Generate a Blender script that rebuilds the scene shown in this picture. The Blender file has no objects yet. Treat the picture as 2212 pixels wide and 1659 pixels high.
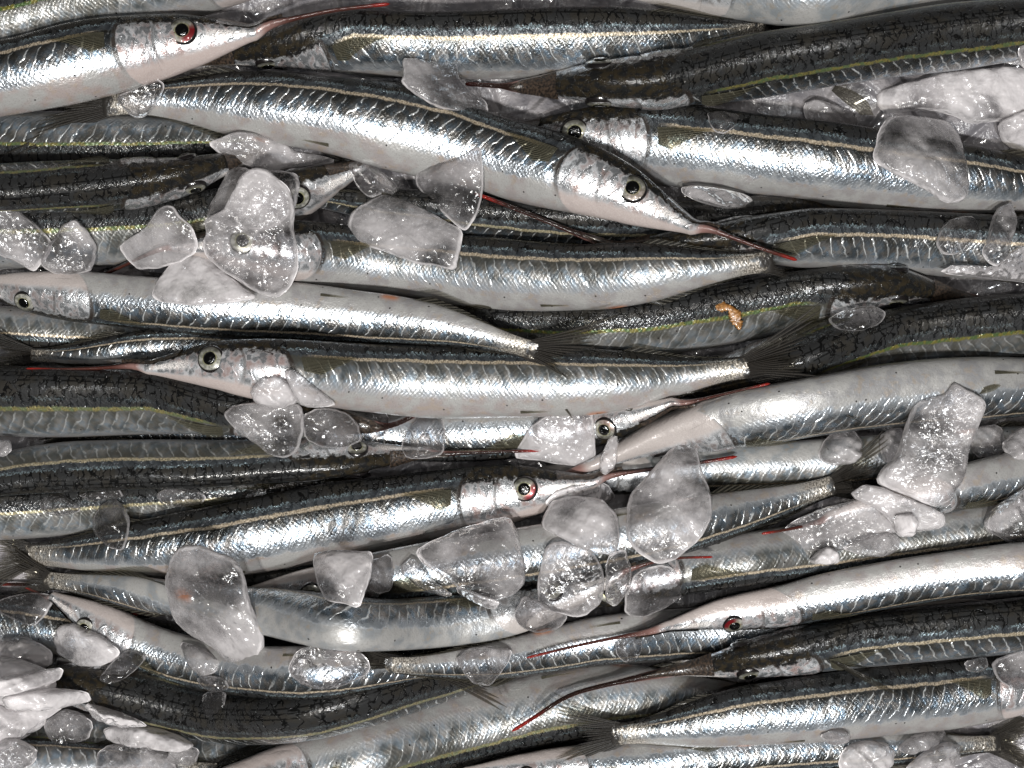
import bpy, math, random
import numpy as np
from mathutils import Vector

random.seed(7)
rng = np.random.default_rng(11)
sc = bpy.context.scene
COL = sc.collection
R = math.radians

# ------------------------------------------------------------------ camera, world, lamps, exposure
K = 0.47 / 2212.0            # metres per picture unit (picture is 2212 x 1659 units) at height ZREF
ZREF = 0.035
HC = 0.655                   # camera height over the ice bed
cam_d = bpy.data.cameras.new('camera')
cam = bpy.data.objects.new('camera', cam_d)
COL.objects.link(cam)
cam.location = (0, 0, HC)
cam.rotation_euler = (0, 0, 0)
cam_d.sensor_fit = 'HORIZONTAL'
cam_d.angle = 2 * math.atan(0.235 / (HC - ZREF))
cam_d.clip_start = 0.01
cam_d.clip_end = 50
sc.camera = cam

world = bpy.data.worlds.new('World')
sc.world = world
world.use_nodes = True
bg = world.node_tree.nodes['Background']
bg.inputs['Color'].default_value = (0.92, 0.93, 1.0, 1)
bg.inputs['Strength'].default_value = 0.014

# market-stall bulbs hanging over the tray
for i, (x, y, z, w, c) in enumerate([
        (-0.14, -0.46, 1.45, 19.5, (1.0, 0.965, 0.915)),
        (0.20, -0.56, 1.45, 16.0, (0.96, 0.98, 1.0)),
        (0.50, -0.10, 1.50, 2.6, (1.0, 0.95, 0.90)),
        (-0.52, -0.16, 1.50, 2.6, (0.95, 0.98, 1.0)),
        (0.02, 0.12, 1.55, 1.6, (1.0, 0.98, 0.95))]):
    ld = bpy.data.lights.new('stall_lamp', 'AREA')
    ld.shape = 'DISK'
    ld.size = 0.08
    ld.energy = w
    ld.color = c
    lo = bpy.data.objects.new('stall_lamp', ld)
    lo.location = (x, y, z)
    lo.rotation_euler = (Vector((0, 0, 0)) - Vector((x, y, z))).to_track_quat('-Z', 'Y').to_euler()
    COL.objects.link(lo)

sc.view_settings.view_transform = 'Standard'
sc.view_settings.look = 'None'
sc.view_settings.gamma = 1
sc.view_settings.exposure = 0.0
sc.cycles.use_denoising = True
sc.cycles.max_bounces = 6
sc.cycles.diffuse_bounces = 2
sc.cycles.glossy_bounces = 3
sc.cycles.transparent_max_bounces = 16
sc.cycles.transmission_bounces = 6
sc.cycles.use_adaptive_sampling = True
sc.cycles.adaptive_threshold = 0.03
sc.cycles.caustics_reflective = False
sc.cycles.caustics_refractive = False
sc.cycles.sample_clamp_indirect = 4.0


# ------------------------------------------------------------------ node helpers
class S:
    """a socket with arithmetic"""
    def __init__(self, nt, sock): self.nt, self.s = nt, sock
    def _m(self, op, b=None, c=None, rev=False):
        n = self.nt.nodes.new('ShaderNodeMath'); n.operation = op
        ins = [self, b, c]
        if rev: ins = [b, self, c]
        for i, v in enumerate(ins):
            if v is None: continue
            if isinstance(v, S): self.nt.links.new(v.s, n.inputs[i])
            else: n.inputs[i].default_value = v
        return S(self.nt, n.outputs[0])
    def __add__(self, o): return self._m('ADD', o)
    __radd__ = __add__
    def __sub__(self, o): return self._m('SUBTRACT', o)
    def __rsub__(self, o): return self._m('SUBTRACT', o, rev=True)
    def __mul__(self, o): return self._m('MULTIPLY', o)
    __rmul__ = __mul__
    def __truediv__(self, o): return self._m('DIVIDE', o)
    def abs(self): return self._m('ABSOLUTE')
    def max(self, o): return self._m('MAXIMUM', o)
    def min(self, o): return self._m('MINIMUM', o)
    def frac(self): return self._m('FRACT')
    def pow(self, o): return self._m('POWER', o)
    def sin(self): return self._m('SINE')
    def ss(self, a, b, lo=0.0, hi=1.0):
        n = self.nt.nodes.new('ShaderNodeMapRange'); n.interpolation_type = 'SMOOTHSTEP'
        self.nt.links.new(self.s, n.inputs['Value'])
        n.inputs['From Min'].default_value = a; n.inputs['From Max'].default_value = b
        n.inputs['To Min'].default_value = lo; n.inputs['To Max'].default_value = hi
        return S(self.nt, n.outputs[0])
    def bump(self, c, w):        # soft window round c
        return (self - c).abs().ss(w * 0.4, w, 1.0, 0.0)

def newmat(name):
    m = bpy.data.materials.new(name); m.use_nodes = True
    nt = m.node_tree; nt.nodes.clear()
    return m, nt

def vec(nt, x, y, z):
    n = nt.nodes.new('ShaderNodeCombineXYZ')
    for i, v in enumerate((x, y, z)):
        if isinstance(v, S): nt.links.new(v.s, n.inputs[i])
        else: n.inputs[i].default_value = v
    return n.outputs[0]

def noise(nt, v, scale, detail=2.0, rough=0.5, dim='2D'):
    n = nt.nodes.new('ShaderNodeTexNoise')
    n.noise_dimensions = dim
    nt.links.new(v, n.inputs['Vector'])
    n.inputs['Scale'].default_value = scale
    n.inputs['Detail'].default_value = detail
    n.inputs['Roughness'].default_value = rough
    return S(nt, n.outputs[0])

def voro(nt, v, scale, feature='DISTANCE_TO_EDGE', rand=0.9, dim='2D'):
    n = nt.nodes.new('ShaderNodeTexVoronoi'); n.feature = feature
    n.voronoi_dimensions = dim
    nt.links.new(v, n.inputs['Vector'])
    n.inputs['Scale'].default_value = scale
    n.inputs['Randomness'].default_value = rand
    return S(nt, n.outputs['Distance'])

def mixc(nt, f, a, b):
    n = nt.nodes.new('ShaderNodeMix'); n.data_type = 'RGBA'
    for i, v in ((0, f), (6, a), (7, b)):
        if isinstance(v, S): nt.links.new(v.s, n.inputs[i])
        elif hasattr(v, 'is_linked'): nt.links.new(v, n.inputs[i])
        elif i == 0: n.inputs[0].default_value = v
        else: n.inputs[i].default_value = (*v, 1)
    return n.outputs[2]

def mixf(f, a, b):               # a + f*(b-a)
    return a + f * (b - a)

def uv(nt, name):
    n = nt.nodes.new('ShaderNodeUVMap'); n.uv_map = name
    sp = nt.nodes.new('ShaderNodeSeparateXYZ')
    nt.links.new(n.outputs[0], sp.inputs[0])
    return S(nt, sp.outputs[0]), S(nt, sp.outputs[1])

def oattr(nt, name):
    n = nt.nodes.new('ShaderNodeAttribute'); n.attribute_type = 'OBJECT'; n.attribute_name = name
    return S(nt, n.outputs['Fac'])

def setin(nt, node, **kw):
    for k, v in kw.items():
        sock = node.inputs[k.replace('_', ' ')]
        if isinstance(v, S): nt.links.new(v.s, sock)
        elif hasattr(v, 'is_linked'): nt.links.new(v, sock)
        else: sock.default_value = v

def bumpnode(nt, h, dist, strength=1.0):
    n = nt.nodes.new('ShaderNodeBump')
    n.inputs['Strength'].default_value = strength
    n.inputs['Distance'].default_value = dist
    nt.links.new(h.s, n.inputs['Height'])
    return n.outputs[0]


# ------------------------------------------------------------------ fish skin
def make_skin():
    m, nt = newmat('halfbeak_skin')
    s, c = uv(nt, 'mm')
    u, a = uv(nt, 'ua')
    seed = oattr(nt, 'seed'); yl = oattr(nt, 'yellow'); tone = oattr(nt, 'tone'); pink = oattr(nt, 'pink')
    A = a.abs() * 180.0
    s1 = s + seed * 530.0
    P = vec(nt, s1, c, 0.0)
    jag = noise(nt, vec(nt, s1, c * 0.22, 0.0), 0.85, 1.0)
    blot = noise(nt, P, 0.10, 2.0)
    blot2 = noise(nt, vec(nt, s1 + 91.0, c, 0.0), 0.28, 2.0)
    fine = noise(nt, P, 1.3, 2.0, 0.6)
    grit = noise(nt, vec(nt, s1, c * 0.7, 0.0), 3.2, 1.0, 0.6)
    Aj = A + (jag - 0.5) * 13.0
    Al = A + (fine - 0.5) * 3.0
    # cracked cells of the dark back
    d1 = noise(nt, P, 0.30, 2.0); d2 = noise(nt, vec(nt, s1, c + 40.0, 0.0), 0.30, 2.0)
    wide = noise(nt, P, 0.22, 1.0)
    cv = vec(nt, s1 / 3.5 + (d1 - 0.5) * 1.1, c / 9.0 + (d2 - 0.5) * 0.9, 0.0)
    vd = voro(nt, cv, 1.0, 'DISTANCE_TO_EDGE', 1.0)
    crack = (vd - (wide - 0.5) * 0.34).ss(0.02, 0.10, 1.0, 0.0)
    dl = (c.abs() - 2.7).abs().ss(0.2, 0.7, 1.0, 0.0).max(c.abs().ss(0.2, 0.6, 1.0, 0.0))
    dl = dl * A.ss(24.0, 30.0, 1.0, 0.0) * (wide + d2).ss(0.75, 1.0)
    lines = crack.max(dl * 0.9)
    # slanted muscle lines on the flank: the ventral end lies further back
    zz = (s - (c.abs()) * 0.62 + (d1 - 0.5) * 1.6 + (blot - 0.5) * 6.0) / 5.8
    fr = zz.frac()
    rib = fr.ss(0.78, 0.89) * fr.ss(0.94, 1.0, 1.0, 0.0)
    ribsh = fr.ss(0.0, 0.8)
    ribm = A.ss(57.0, 64.0) * (A + (d2 - 0.5) * 30.0).ss(100.0, 118.0, 1.0, 0.0)
    rib = rib * ribm * blot2.ss(0.30, 0.48) * blot.ss(0.34, 0.60, 0.5, 1.0) * oattr(nt, 'ribs') * tone.ss(0.2, 0.7, 0.25, 1.0)

    st = {'col': None, 'met': None, 'rough': None}
    back = mixc(nt, blot.ss(0.45, 0.62), (0.0185, 0.0188, 0.019), (0.020, 0.0185, 0.016))
    st['col'] = mixc(nt, lines, back, (0.0035, 0.0035, 0.0035))
    st['met'] = mixf(lines, 0.0, 0.0) if isinstance(lines, S) else 0
    st['rough'] = mixf(lines, 0.42, 0.30)
    def layer(mask, col, met, rough):
        st['col'] = mixc(nt, mask, st['col'], col)
        st['met'] = mixf(mask, st['met'], met)
        st['rough'] = mixf(mask, st['rough'], rough)
    # greyish band, cyan glint line, lateral stripe
    ny = yl.ss(0.1, 0.8, 1.0, 0.0)
    layer(Aj.ss(36.0, 42.0) * ny.max(0.12) * 0.85, mixc(nt, ribsh, (0.035, 0.040, 0.046), (0.075, 0.083, 0.09)), 0.5, 0.33)
    layer(Aj.bump(38.5, 4.5) * fine.ss(0.42, 0.60) * blot.ss(0.38, 0.60) * ny.max(0.2) * 0.65, (0.36, 0.46, 0.50), 0.85, 0.28)
    irid = mixc(nt, blot2.ss(0.35, 0.62), (0.40, 0.52, 0.64), (0.60, 0.58, 0.56))
    dark = mixc(nt, blot.ss(0.4, 0.6), (0.060, 0.058, 0.048), (0.105, 0.102, 0.094))
    flankc = mixc(nt, tone.min(1.0) * blot.ss(0.36, 0.60, 0.35, 1.0) * A.ss(58.0, 92.0, 0.10, 1.0), dark, irid)
    tm = tone.ss(0.3, 0.85)
    layer(Aj.ss(51.0, 58.0), flankc, mixf(tm, 0.42, 0.90), mixf(tm, 0.40, mixf(fine, 0.16, 0.40)))
    layer(ribm * ribsh.ss(0.0, 0.5, 0.5, 0.0) * tone.ss(0.2, 0.7, 0.4, 1.0), (0.05, 0.05, 0.05), 0.6, 0.35)
    layer((rib * 0.9).min(1.0), (0.70, 0.72, 0.72), 0.5, 0.3)
    ycol = mixc(nt, blot2.ss(0.42, 0.58), (0.13, 0.115, 0.020), (0.05, 0.085, 0.026))
    tan = mixc(nt, fine.ss(0.35, 0.65), (0.24, 0.19, 0.13), (0.50, 0.43, 0.33))
    stripec = mixc(nt, yl, tan, ycol)
    layer((Al + (blot - 0.5) * 7.0 + (jag - 0.5) * 3.0).bump(54.5, 4.6) * (fine + blot2).ss(0.62, 0.92, 0.35, 1.0) * u.ss(0.24, 0.28) * u.ss(0.86, 0.96, 1.0, 0.2), stripec, 0.35, 0.36)
    # belly
    bel = mixc(nt, blot.ss(0.38, 0.64), (0.34, 0.335, 0.325), mixc(nt, pink, (0.22, 0.238, 0.25), (0.33, 0.282, 0.268)))
    bel = mixc(nt, fine.ss(0.50, 0.72) * 0.45, bel, (0.21, 0.20, 0.185))
    bel = mixc(nt, (blot2 + blot).ss(1.12, 1.34) * 0.35, bel, (0.32, 0.25, 0.17))
    layer((A + (fine - 0.5) * 5.0 + (blot2 - 0.5) * 14.0).ss(94.0, 118.0), bel, 0.30, 0.38)
    layer((A + (blot2 - 0.5) * 18.0).bump(106.0, 14.0) * blot.ss(0.34, 0.60, 0.4, 1.0) * tone.ss(0.2, 0.9, 0.2, 0.85), (0.60, 0.65, 0.70), 0.92, 0.27)
    # vent and small stains
    layer((u - 0.735).abs().ss(0.006, 0.022, 1.0, 0.0) * A.ss(150.0, 172.0) * 0.85, (0.42, 0.13, 0.03), 0.0, 0.4)
    layer(voro(nt, P, 0.055, 'F1', 1.0).ss(0.016, 0.030, 1.0, 0.0) * A.ss(50.0, 60.0), (0.01, 0.008, 0.007), 0.0, 0.5)
    # tail stalk: coarse pale scales
    sc_ = fine.ss(0.42, 0.60)
    stalk = u.ss(0.90, 0.965) * (u + (d2 - 0.5) * 0.10 + (fine - 0.5) * 0.03).ss(0.970, 0.988, 1.0, 0.0) * A.ss(26.0, 48.0)
    layer(u.ss(0.955, 0.985), (0.022, 0.020, 0.018), 0.0, 0.35)
    layer(stalk * 0.9, mixc(nt, sc_, (0.12, 0.105, 0.085), (0.50, 0.46, 0.40)), 0.5, 0.33)
    # head
    ug = 0.228 - ((A - 92.0) / 100.0).pow(2.0) * 0.05
    head = (u - ug + (grit - 0.5) * 0.006).ss(-0.002, 0.003, 1.0, 0.0)
    hside = (A + (blot2 - 0.5) * 36.0 + (fine - 0.5) * 16.0).ss(44.0, 60.0)
    layer(head, mixc(nt, blot2.ss(0.4, 0.6), (0.010, 0.010, 0.010), (0.022, 0.0175, 0.011)), 0.0, 0.28)
    hc = mixc(nt, (blot2 + (blot - 0.5) * 0.6).ss(0.22, 0.66), mixc(nt, pink, (0.18, 0.18, 0.18), (0.33, 0.245, 0.23)), (0.58, 0.60, 0.62))
    hc = mixc(nt, fine.ss(0.60, 0.78) * 0.4, hc, (0.16, 0.10, 0.06))
    layer(head * hside, hc, mixf(blot2.ss(0.4, 0.6), 0.35, 0.85), mixf(fine, 0.14, 0.42))
    jaw = head * A.ss(112.0, 132.0)
    layer(jaw, mixc(nt, fine, mixc(nt, pink, (0.27, 0.26, 0.25), (0.34, 0.26, 0.24)), (0.42, 0.38, 0.36)), 0.05, 0.32)
    gran = head * (u - 0.04).abs().ss(0.02, 0.05, 1.0, 0.0) * A.bump(84.0, 22.0)
    layer(gran * grit.ss(0.42, 0.55), (0.85, 0.80, 0.76), 0.2, 0.4)
    # dark seam behind the gill cover and the cheek
    for off, wd, amt in ((0.004, 0.0055, 0.95), (-0.062, 0.0038, 0.75)):
        layer((u - ug - off).abs().ss(wd * 0.4, wd, 1.0, 0.0) * A.ss(30.0, 45.0) * A.ss(100.0, 140.0, 1.0, 0.0) * (blot2 + fine).ss(0.70, 0.95, 0.35, 1.0) * amt,
              (0.02, 0.015, 0.012), 0.0, 0.4)
    # beak: u runs from 0 to -1
    b = u * -1.0
    beakm = b.ss(0.0, 0.10)
    bc = mixc(nt, b.ss(0.02, 0.32), (0.22, 0.13, 0.115), (0.050, 0.016, 0.012))
    bc = mixc(nt, A.ss(40.0, 75.0, 1.0, 0.0) * 0.85, bc, (0.008, 0.006, 0.005))
    bc = mixc(nt, (b + (blot2 - 0.5) * 0.15).ss(0.74, 1.0) * oattr(nt, 'redtip'), bc, (0.21, 0.014, 0.010))
    layer(beakm, bc, 0.0, 0.28)

    bk = Aj.ss(46.0, 54.0, 1.0, 0.0)
    scl = (s * 2.9 + (d1 - 0.5) * 5.0).sin() * (c * 2.5 + (d2 - 0.5) * 5.0).sin() * A.ss(28.0, 40.0) * A.ss(112.0, 130.0, 1.0, 0.0) * u.ss(0.23, 0.25)
    foil = tone.ss(0.3, 1.2, 0.22, 0.85) * A.ss(100.0, 130.0, 1.0, 0.6)
    h = crack * bk * -0.6 + scl * 0.07 + (fine * 0.28 + grit * 0.12) * foil.max(bk * 0.30) + rib * 0.5 + d1 * 0.35
    nrm = bumpnode(nt, h, 0.0008, 0.75)
    p = nt.nodes.new('ShaderNodeBsdfPrincipled')
    setin(nt, p, Base_Color=st['col'], Metallic=st['met'], Roughness=st['rough'], Normal=nrm,
          Coat_Weight=Aj.ss(40.0, 60.0, 0.34, 0.42), Coat_Roughness=Aj.ss(40.0, 60.0, 0.09, 0.13), Coat_Normal=nrm)
    setin(nt, p, Specular_IOR_Level=Aj.ss(44.0, 58.0, 0.10, 0.30))
    o = nt.nodes.new('ShaderNodeOutputMaterial')
    nt.links.new(p.outputs[0], o.inputs[0])
    return m

def make_fin():
    m, nt = newmat('halfbeak_fin')
    x, y = uv(nt, 'mm')          # x along the ray 0..1, y ray count
    col = oattr(nt, 'olive')
    P = vec(nt, x * 6.0, y, 0.0)
    n1 = noise(nt, P, 1.2, 3.0)
    ray = ((y.frac()) - 0.5).abs().ss(0.16, 0.34)
    c0 = mixc(nt, col, (0.009, 0.0085, 0.008), (0.032, 0.030, 0.018))
    c1 = mixc(nt, col, (0.026, 0.023, 0.020), (0.14, 0.132, 0.090))
    cc = mixc(nt, ray, c1, c0)
    p = nt.nodes.new('ShaderNodeBsdfPrincipled')
    setin(nt, p, Base_Color=cc, Roughness=0.42, Normal=bumpnode(nt, ray * -0.6 + n1 * 0.4, 0.0006, 0.8))
    p.inputs['Coat Weight'].default_value = 0.12
    p.inputs['Specular IOR Level'].default_value = 0.15
    p.inputs['Coat Roughness'].default_value = 0.12
    t = nt.nodes.new('ShaderNodeBsdfTransparent')
    t.inputs[0].default_value = (0.75, 0.72, 0.62, 1)
    mx = nt.nodes.new('ShaderNodeMixShader')
    al = (mixf(x.ss(0.0, 0.9), 0.22, 0.70) * mixf(ray, 0.45, 1.1) * mixf(col, 0.75, 1.7)).min(0.88)
    nt.links.new(al.s, mx.inputs[0])
    nt.links.new(p.outputs[0], mx.inputs[1]); nt.links.new(t.outputs[0], mx.inputs[2])
    o = nt.nodes.new('ShaderNodeOutputMaterial')
    nt.links.new(mx.outputs[0], o.inputs[0])
    return m

def make_eye():
    m, nt = newmat('fish_eye')
    x, y = uv(nt, 'mm')          # x radius 0..1, y angle 0..1
    blood = oattr(nt, 'blood')
    P = vec(nt, x * 3.0, y * 14.0, blood * 5.0)
    n1 = noise(nt, P, 1.0, 3.0)
    c = mixc(nt, n1.ss(0.4, 0.62), (0.20, 0.20, 0.165), (0.40, 0.39, 0.35))
    c = mixc(nt, x.ss(0.46, 0.62, 1.0, 0.0) * 0.7, c, (0.26, 0.245, 0.07))
    c = mixc(nt, y.bump(0.25, 0.20) * x.ss(0.45, 0.8) * 0.8, c, (0.03, 0.028, 0.02))  # dark pigment on the upper iris, with eyelid shade painted into it
    bl = blood * y.bump(0.62, 0.24) * x.ss(0.40, 0.60)
    c = mixc(nt, bl, c, (0.14, 0.006, 0.009))
    c = mixc(nt, (x + (n1 - 0.5) * 0.06).ss(0.85, 0.93), c, (0.012, 0.010, 0.010))
    p = nt.nodes.new('ShaderNodeBsdfPrincipled')
    setin(nt, p, Base_Color=c, Metallic=0.35, Roughness=0.28)
    p.inputs['Coat Weight'].default_value = 1.0
    p.inputs['Coat Roughness'].default_value = 0.03
    o = nt.nodes.new('ShaderNodeOutputMaterial')
    nt.links.new(p.outputs[0], o.inputs[0])
    return m

def make_plain(name, col, rough, coat=0.5, nscale=900.0, col2=None):
    m, nt = newmat(name)
    tc = nt.nodes.new('ShaderNodeTexCoord')
    n1 = noise(nt, tc.outputs['Object'], nscale, 3.0)
    p = nt.nodes.new('ShaderNodeBsdfPrincipled')
    setin(nt, p, Base_Color=mixc(nt, n1.ss(0.35, 0.65), col, col2 or col), Roughness=rough,
          Normal=bumpnode(nt, n1, 0.0005, 0.6))
    p.inputs['Coat Weight'].default_value = coat
    p.inputs['Coat Roughness'].default_value = 0.05
    o = nt.nodes.new('ShaderNodeOutputMaterial')
    nt.links.new(p.outputs[0], o.inputs[0])
    return m

def make_ice():
    m, nt = newmat('clear_wet_ice')
    tc = nt.nodes.new('ShaderNodeTexCoord')
    geo = nt.nodes.new('ShaderNodeNewGeometry')
    P = geo.outputs['Position']
    frost = oattr(nt, 'frost')
    n0 = noise(nt, P, 38.0, 1.0, 0.5, '3D')
    n1 = noise(nt, P, 130.0, 2.0, 0.6, '3D')
    n2 = noise(nt, P, 900.0, 1.0, 0.6, '3D')
    n3 = noise(nt, P, 280.0, 1.0, 0.5, '3D')
    rimx, rimy = uv(nt, 'mm')
    rim = (rimx + (n1 - 0.5) * 0.08).ss(0.91, 0.99)
    cloud = ((n0 - 0.5) * 2.4 + (n1 - 0.5) * 0.8 + frost * 0.9 + (n2 - 0.5) * 0.3).ss(-0.05, 0.95)
    cover = (cloud * mixf(frost, 0.03, 0.68) + rim * 0.50 + 0.015).min(0.9)
    nrm = bumpnode(nt, n1 * 0.6 + n3 * 0.25 + n0 * 0.6, 0.003, 0.7)
    nrmg = bumpnode(nt, n1 * 0.65 + n3 * 0.42 + n2 * 0.05, 0.003, 0.9)
    tr = nt.nodes.new('ShaderNodeBsdfTransparent'); tr.inputs[0].default_value = (0.98, 0.975, 0.98, 1)
    rf = nt.nodes.new('ShaderNodeBsdfRefraction')
    setin(nt, rf, Color=(0.93, 0.93, 0.94, 1), Roughness=0.10, IOR=1.16, Normal=nrm)
    df = nt.nodes.new('ShaderNodeBsdfDiffuse')
    setin(nt, df, Color=(0.94, 0.90, 0.905, 1), Normal=nrm)
    tl = nt.nodes.new('ShaderNodeBsdfTranslucent')
    setin(nt, tl, Color=(0.95, 0.90, 0.905, 1), Normal=nrm)
    gl = nt.nodes.new('ShaderNodeBsdfGlossy')
    setin(nt, gl, Color=(1, 1, 1, 1), Roughness=0.16, Normal=nrmg)
    def mx(f, a, b):
        n = nt.nodes.new('ShaderNodeMixShader')
        if isinstance(f, S): nt.links.new(f.s, n.inputs[0])
        elif hasattr(f, 'is_linked'): nt.links.new(f, n.inputs[0])
        else: n.inputs[0].default_value = f
        nt.links.new(a.outputs[0], n.inputs[1]); nt.links.new(b.outputs[0], n.inputs[2])
        return n
    clear = mx(0.28, tr, rf)
    milk = mx(0.22, df, tl)
    body = mx(cover, clear, milk)
    fr = nt.nodes.new('ShaderNodeFresnel'); fr.inputs[0].default_value = 1.42
    nt.links.new(nrmg, fr.inputs[1])
    fin = mx(S(nt, fr.outputs[0]).min(0.6), body, gl)
    o = nt.nodes.new('ShaderNodeOutputMaterial')
    nt.links.new(fin.outputs[0], o.inputs[0])
    return m

def make_bed():
    m, nt = newmat('slush_ice_bed')
    geo = nt.nodes.new('ShaderNodeNewGeometry')
    P = geo.outputs['Position']
    n1 = noise(nt, P, 60.0, 3.0, 0.6); n2 = noise(nt, P, 500.0, 2.0, 0.6)
    v = voro(nt, P, 45.0)
    p = nt.nodes.new('ShaderNodeBsdfPrincipled')
    setin(nt, p, Base_Color=mixc(nt, n1.ss(0.3, 0.7), (0.13, 0.125, 0.135), (0.26, 0.245, 0.25)), Roughness=0.30,
          Normal=bumpnode(nt, n1 * 0.8 + n2 * 0.2 + v.ss(0.0, 0.12) * 0.5, 0.004, 0.7))
    p.inputs['Coat Weight'].default_value = 0.6
    p.inputs['Coat Roughness'].default_value = 0.08
    o = nt.nodes.new('ShaderNodeOutputMaterial')
    nt.links.new(p.outputs[0], o.inputs[0])
    return m

SKIN, FIN, EYE, ICE, BED = make_skin(), make_fin(), make_eye(), make_ice(), make_bed()
PUPIL = make_plain('fish_pupil', (0.002, 0.002, 0.002), 0.12, 1.0)
JAW = make_plain('upper_jaw_skin', (0.012, 0.010, 0.009), 0.3, 0.5, 900.0, (0.05, 0.035, 0.025))
SCRAP = make_plain('orange_flesh', (0.17, 0.075, 0.02), 0.35, 0.5, 500.0, (0.34, 0.17, 0.06))


# ------------------------------------------------------------------ mesh helpers
def mesh_obj(name, verts, faces, mat, parent=None, uvs=None, smooth=True, origin=None):
    me = bpy.data.meshes.new(name)
    v = np.asarray(verts, dtype=float)
    if origin is not None: v = v - np.asarray(origin)
    me.from_pydata(v.tolist(), [], faces)
    if uvs:
        li = np.zeros(len(me.loops), dtype=np.int32)
        me.loops.foreach_get('vertex_index', li)
        for nm, data in uvs.items():
            lay = me.uv_layers.new(name=nm)
            d = np.asarray(data, dtype=np.float32)
            if len(d) == len(v): d = d[li]
            lay.data.foreach_set('uv', d.ravel())
    if smooth:
        me.polygons.foreach_set('use_smooth', [True] * len(me.polygons))
    me.materials.append(mat)
    me.update()
    if name in ('ice_chunk', 'body'):
        import bmesh
        bm = bmesh.new(); bm.from_mesh(me); bmesh.ops.recalc_face_normals(bm, faces=bm.faces); bm.to_mesh(me); bm.free()
    o = bpy.data.objects.new(name, me)
    COL.objects.link(o)
    if parent is not None: o.parent = parent
    return o

def tagit(o, label, cat, group):
    o['label'] = label; o['category'] = cat; o['group'] = group


# ------------------------------------------------------------------ height field that things are laid on
GR = 0.002
GX0, GY0 = -0.52, -0.42
NX, NY = int(1.04 / GR), int(0.84 / GR)
H = np.zeros((NX, NY))

def bed_h(x, y):
    return (0.0035 * np.sin(x * 61 + 1.3) * np.cos(y * 53 + 0.4) + 0.0025 * np.sin(x * 143 + y * 97)
            + 0.0018 * np.sin(y * 211 - x * 88) - 0.002)

gx = GX0 + (np.arange(NX) + 0.5) * GR
gy = GY0 + (np.arange(NY) + 0.5) * GR
H[:] = bed_h(gx[:, None], gy[None, :])

def hget(x, y):
    i = np.clip(((np.asarray(x) - GX0) / GR).astype(int), 0, NX - 1)
    j = np.clip(((np.asarray(y) - GY0) / GR).astype(int), 0, NY - 1)
    return H[i, j]

def hmax(x, y, z):
    i = ((np.asarray(x) - GX0) / GR).astype(int); j = ((np.asarray(y) - GY0) / GR).astype(int)
    ok = (i >= 0) & (i < NX) & (j >= 0) & (j < NY)
    np.maximum.at(H, (i[ok], j[ok]), np.asarray(z)[ok])

def d2w(X, Y, z):
    f = (HC - z) / (HC - ZREF) * K
    return (np.asarray(X) - 1106.0) * f, -(np.asarray(Y) - 829.5) * f

def gsm(v, sig):
    n = int(sig * 3) + 1
    k = np.exp(-0.5 * (np.arange(-n, n + 1) / sig) ** 2); k /= k.sum()
    return np.convolve(np.pad(v, n, mode='edge'), k, mode='valid')


# ------------------------------------------------------------------ fish
PU = [0.0, 0.02, 0.055, 0.10, 0.145, 0.185, 0.23, 0.31, 0.45, 0.62, 0.72, 0.80, 0.88, 0.94, 0.975, 1.0]
PD = [0.16, 0.25, 0.43, 0.65, 0.79, 0.87, 0.92, 0.965, 1.0, 0.99, 0.92, 0.76, 0.52, 0.36, 0.32, 0.37]
PW = [0.95, 0.80, 0.70, 0.69, 0.71, 0.72, 0.71, 0.70, 0.69, 0.69, 0.68, 0.70, 0.62, 0.50, 0.38, 0.14]

def smooth_interp(x, xs, ys):
    x = np.asarray(x, dtype=float)
    t = np.linspace(0, 1, 401)
    v = gsm(np.interp(t, xs, ys), 4.0)
    return np.interp(x, t, v)

def catmull(pts, n=24):
    p = np.asarray(pts, dtype=float)
    p = np.vstack([2 * p[0] - p[1], p, 2 * p[-1] - p[-2]])
    out = []
    for i in range(1, len(p) - 2):
        t = np.linspace(0, 1, n, endpoint=False)[:, None]
        a, b, c, d = p[i - 1], p[i], p[i + 1], p[i + 2]
        out.append(0.5 * ((2 * b) + (c - a) * t + (2 * a - 5 * b + 4 * c - d) * t ** 2 + (3 * b - a - 3 * c + d) * t ** 3))
    out.append(p[-2][None])
    return np.vstack(out)

def resample(poly, n):
    d = np.r_[0, np.cumsum(np.hypot(*np.diff(poly, axis=0).T))]
    t = np.linspace(0, d[-1], n)
    return np.c_[np.interp(t, d, poly[:, 0]), np.interp(t, d, poly[:, 1])]

FISH_N = [0]

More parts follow.
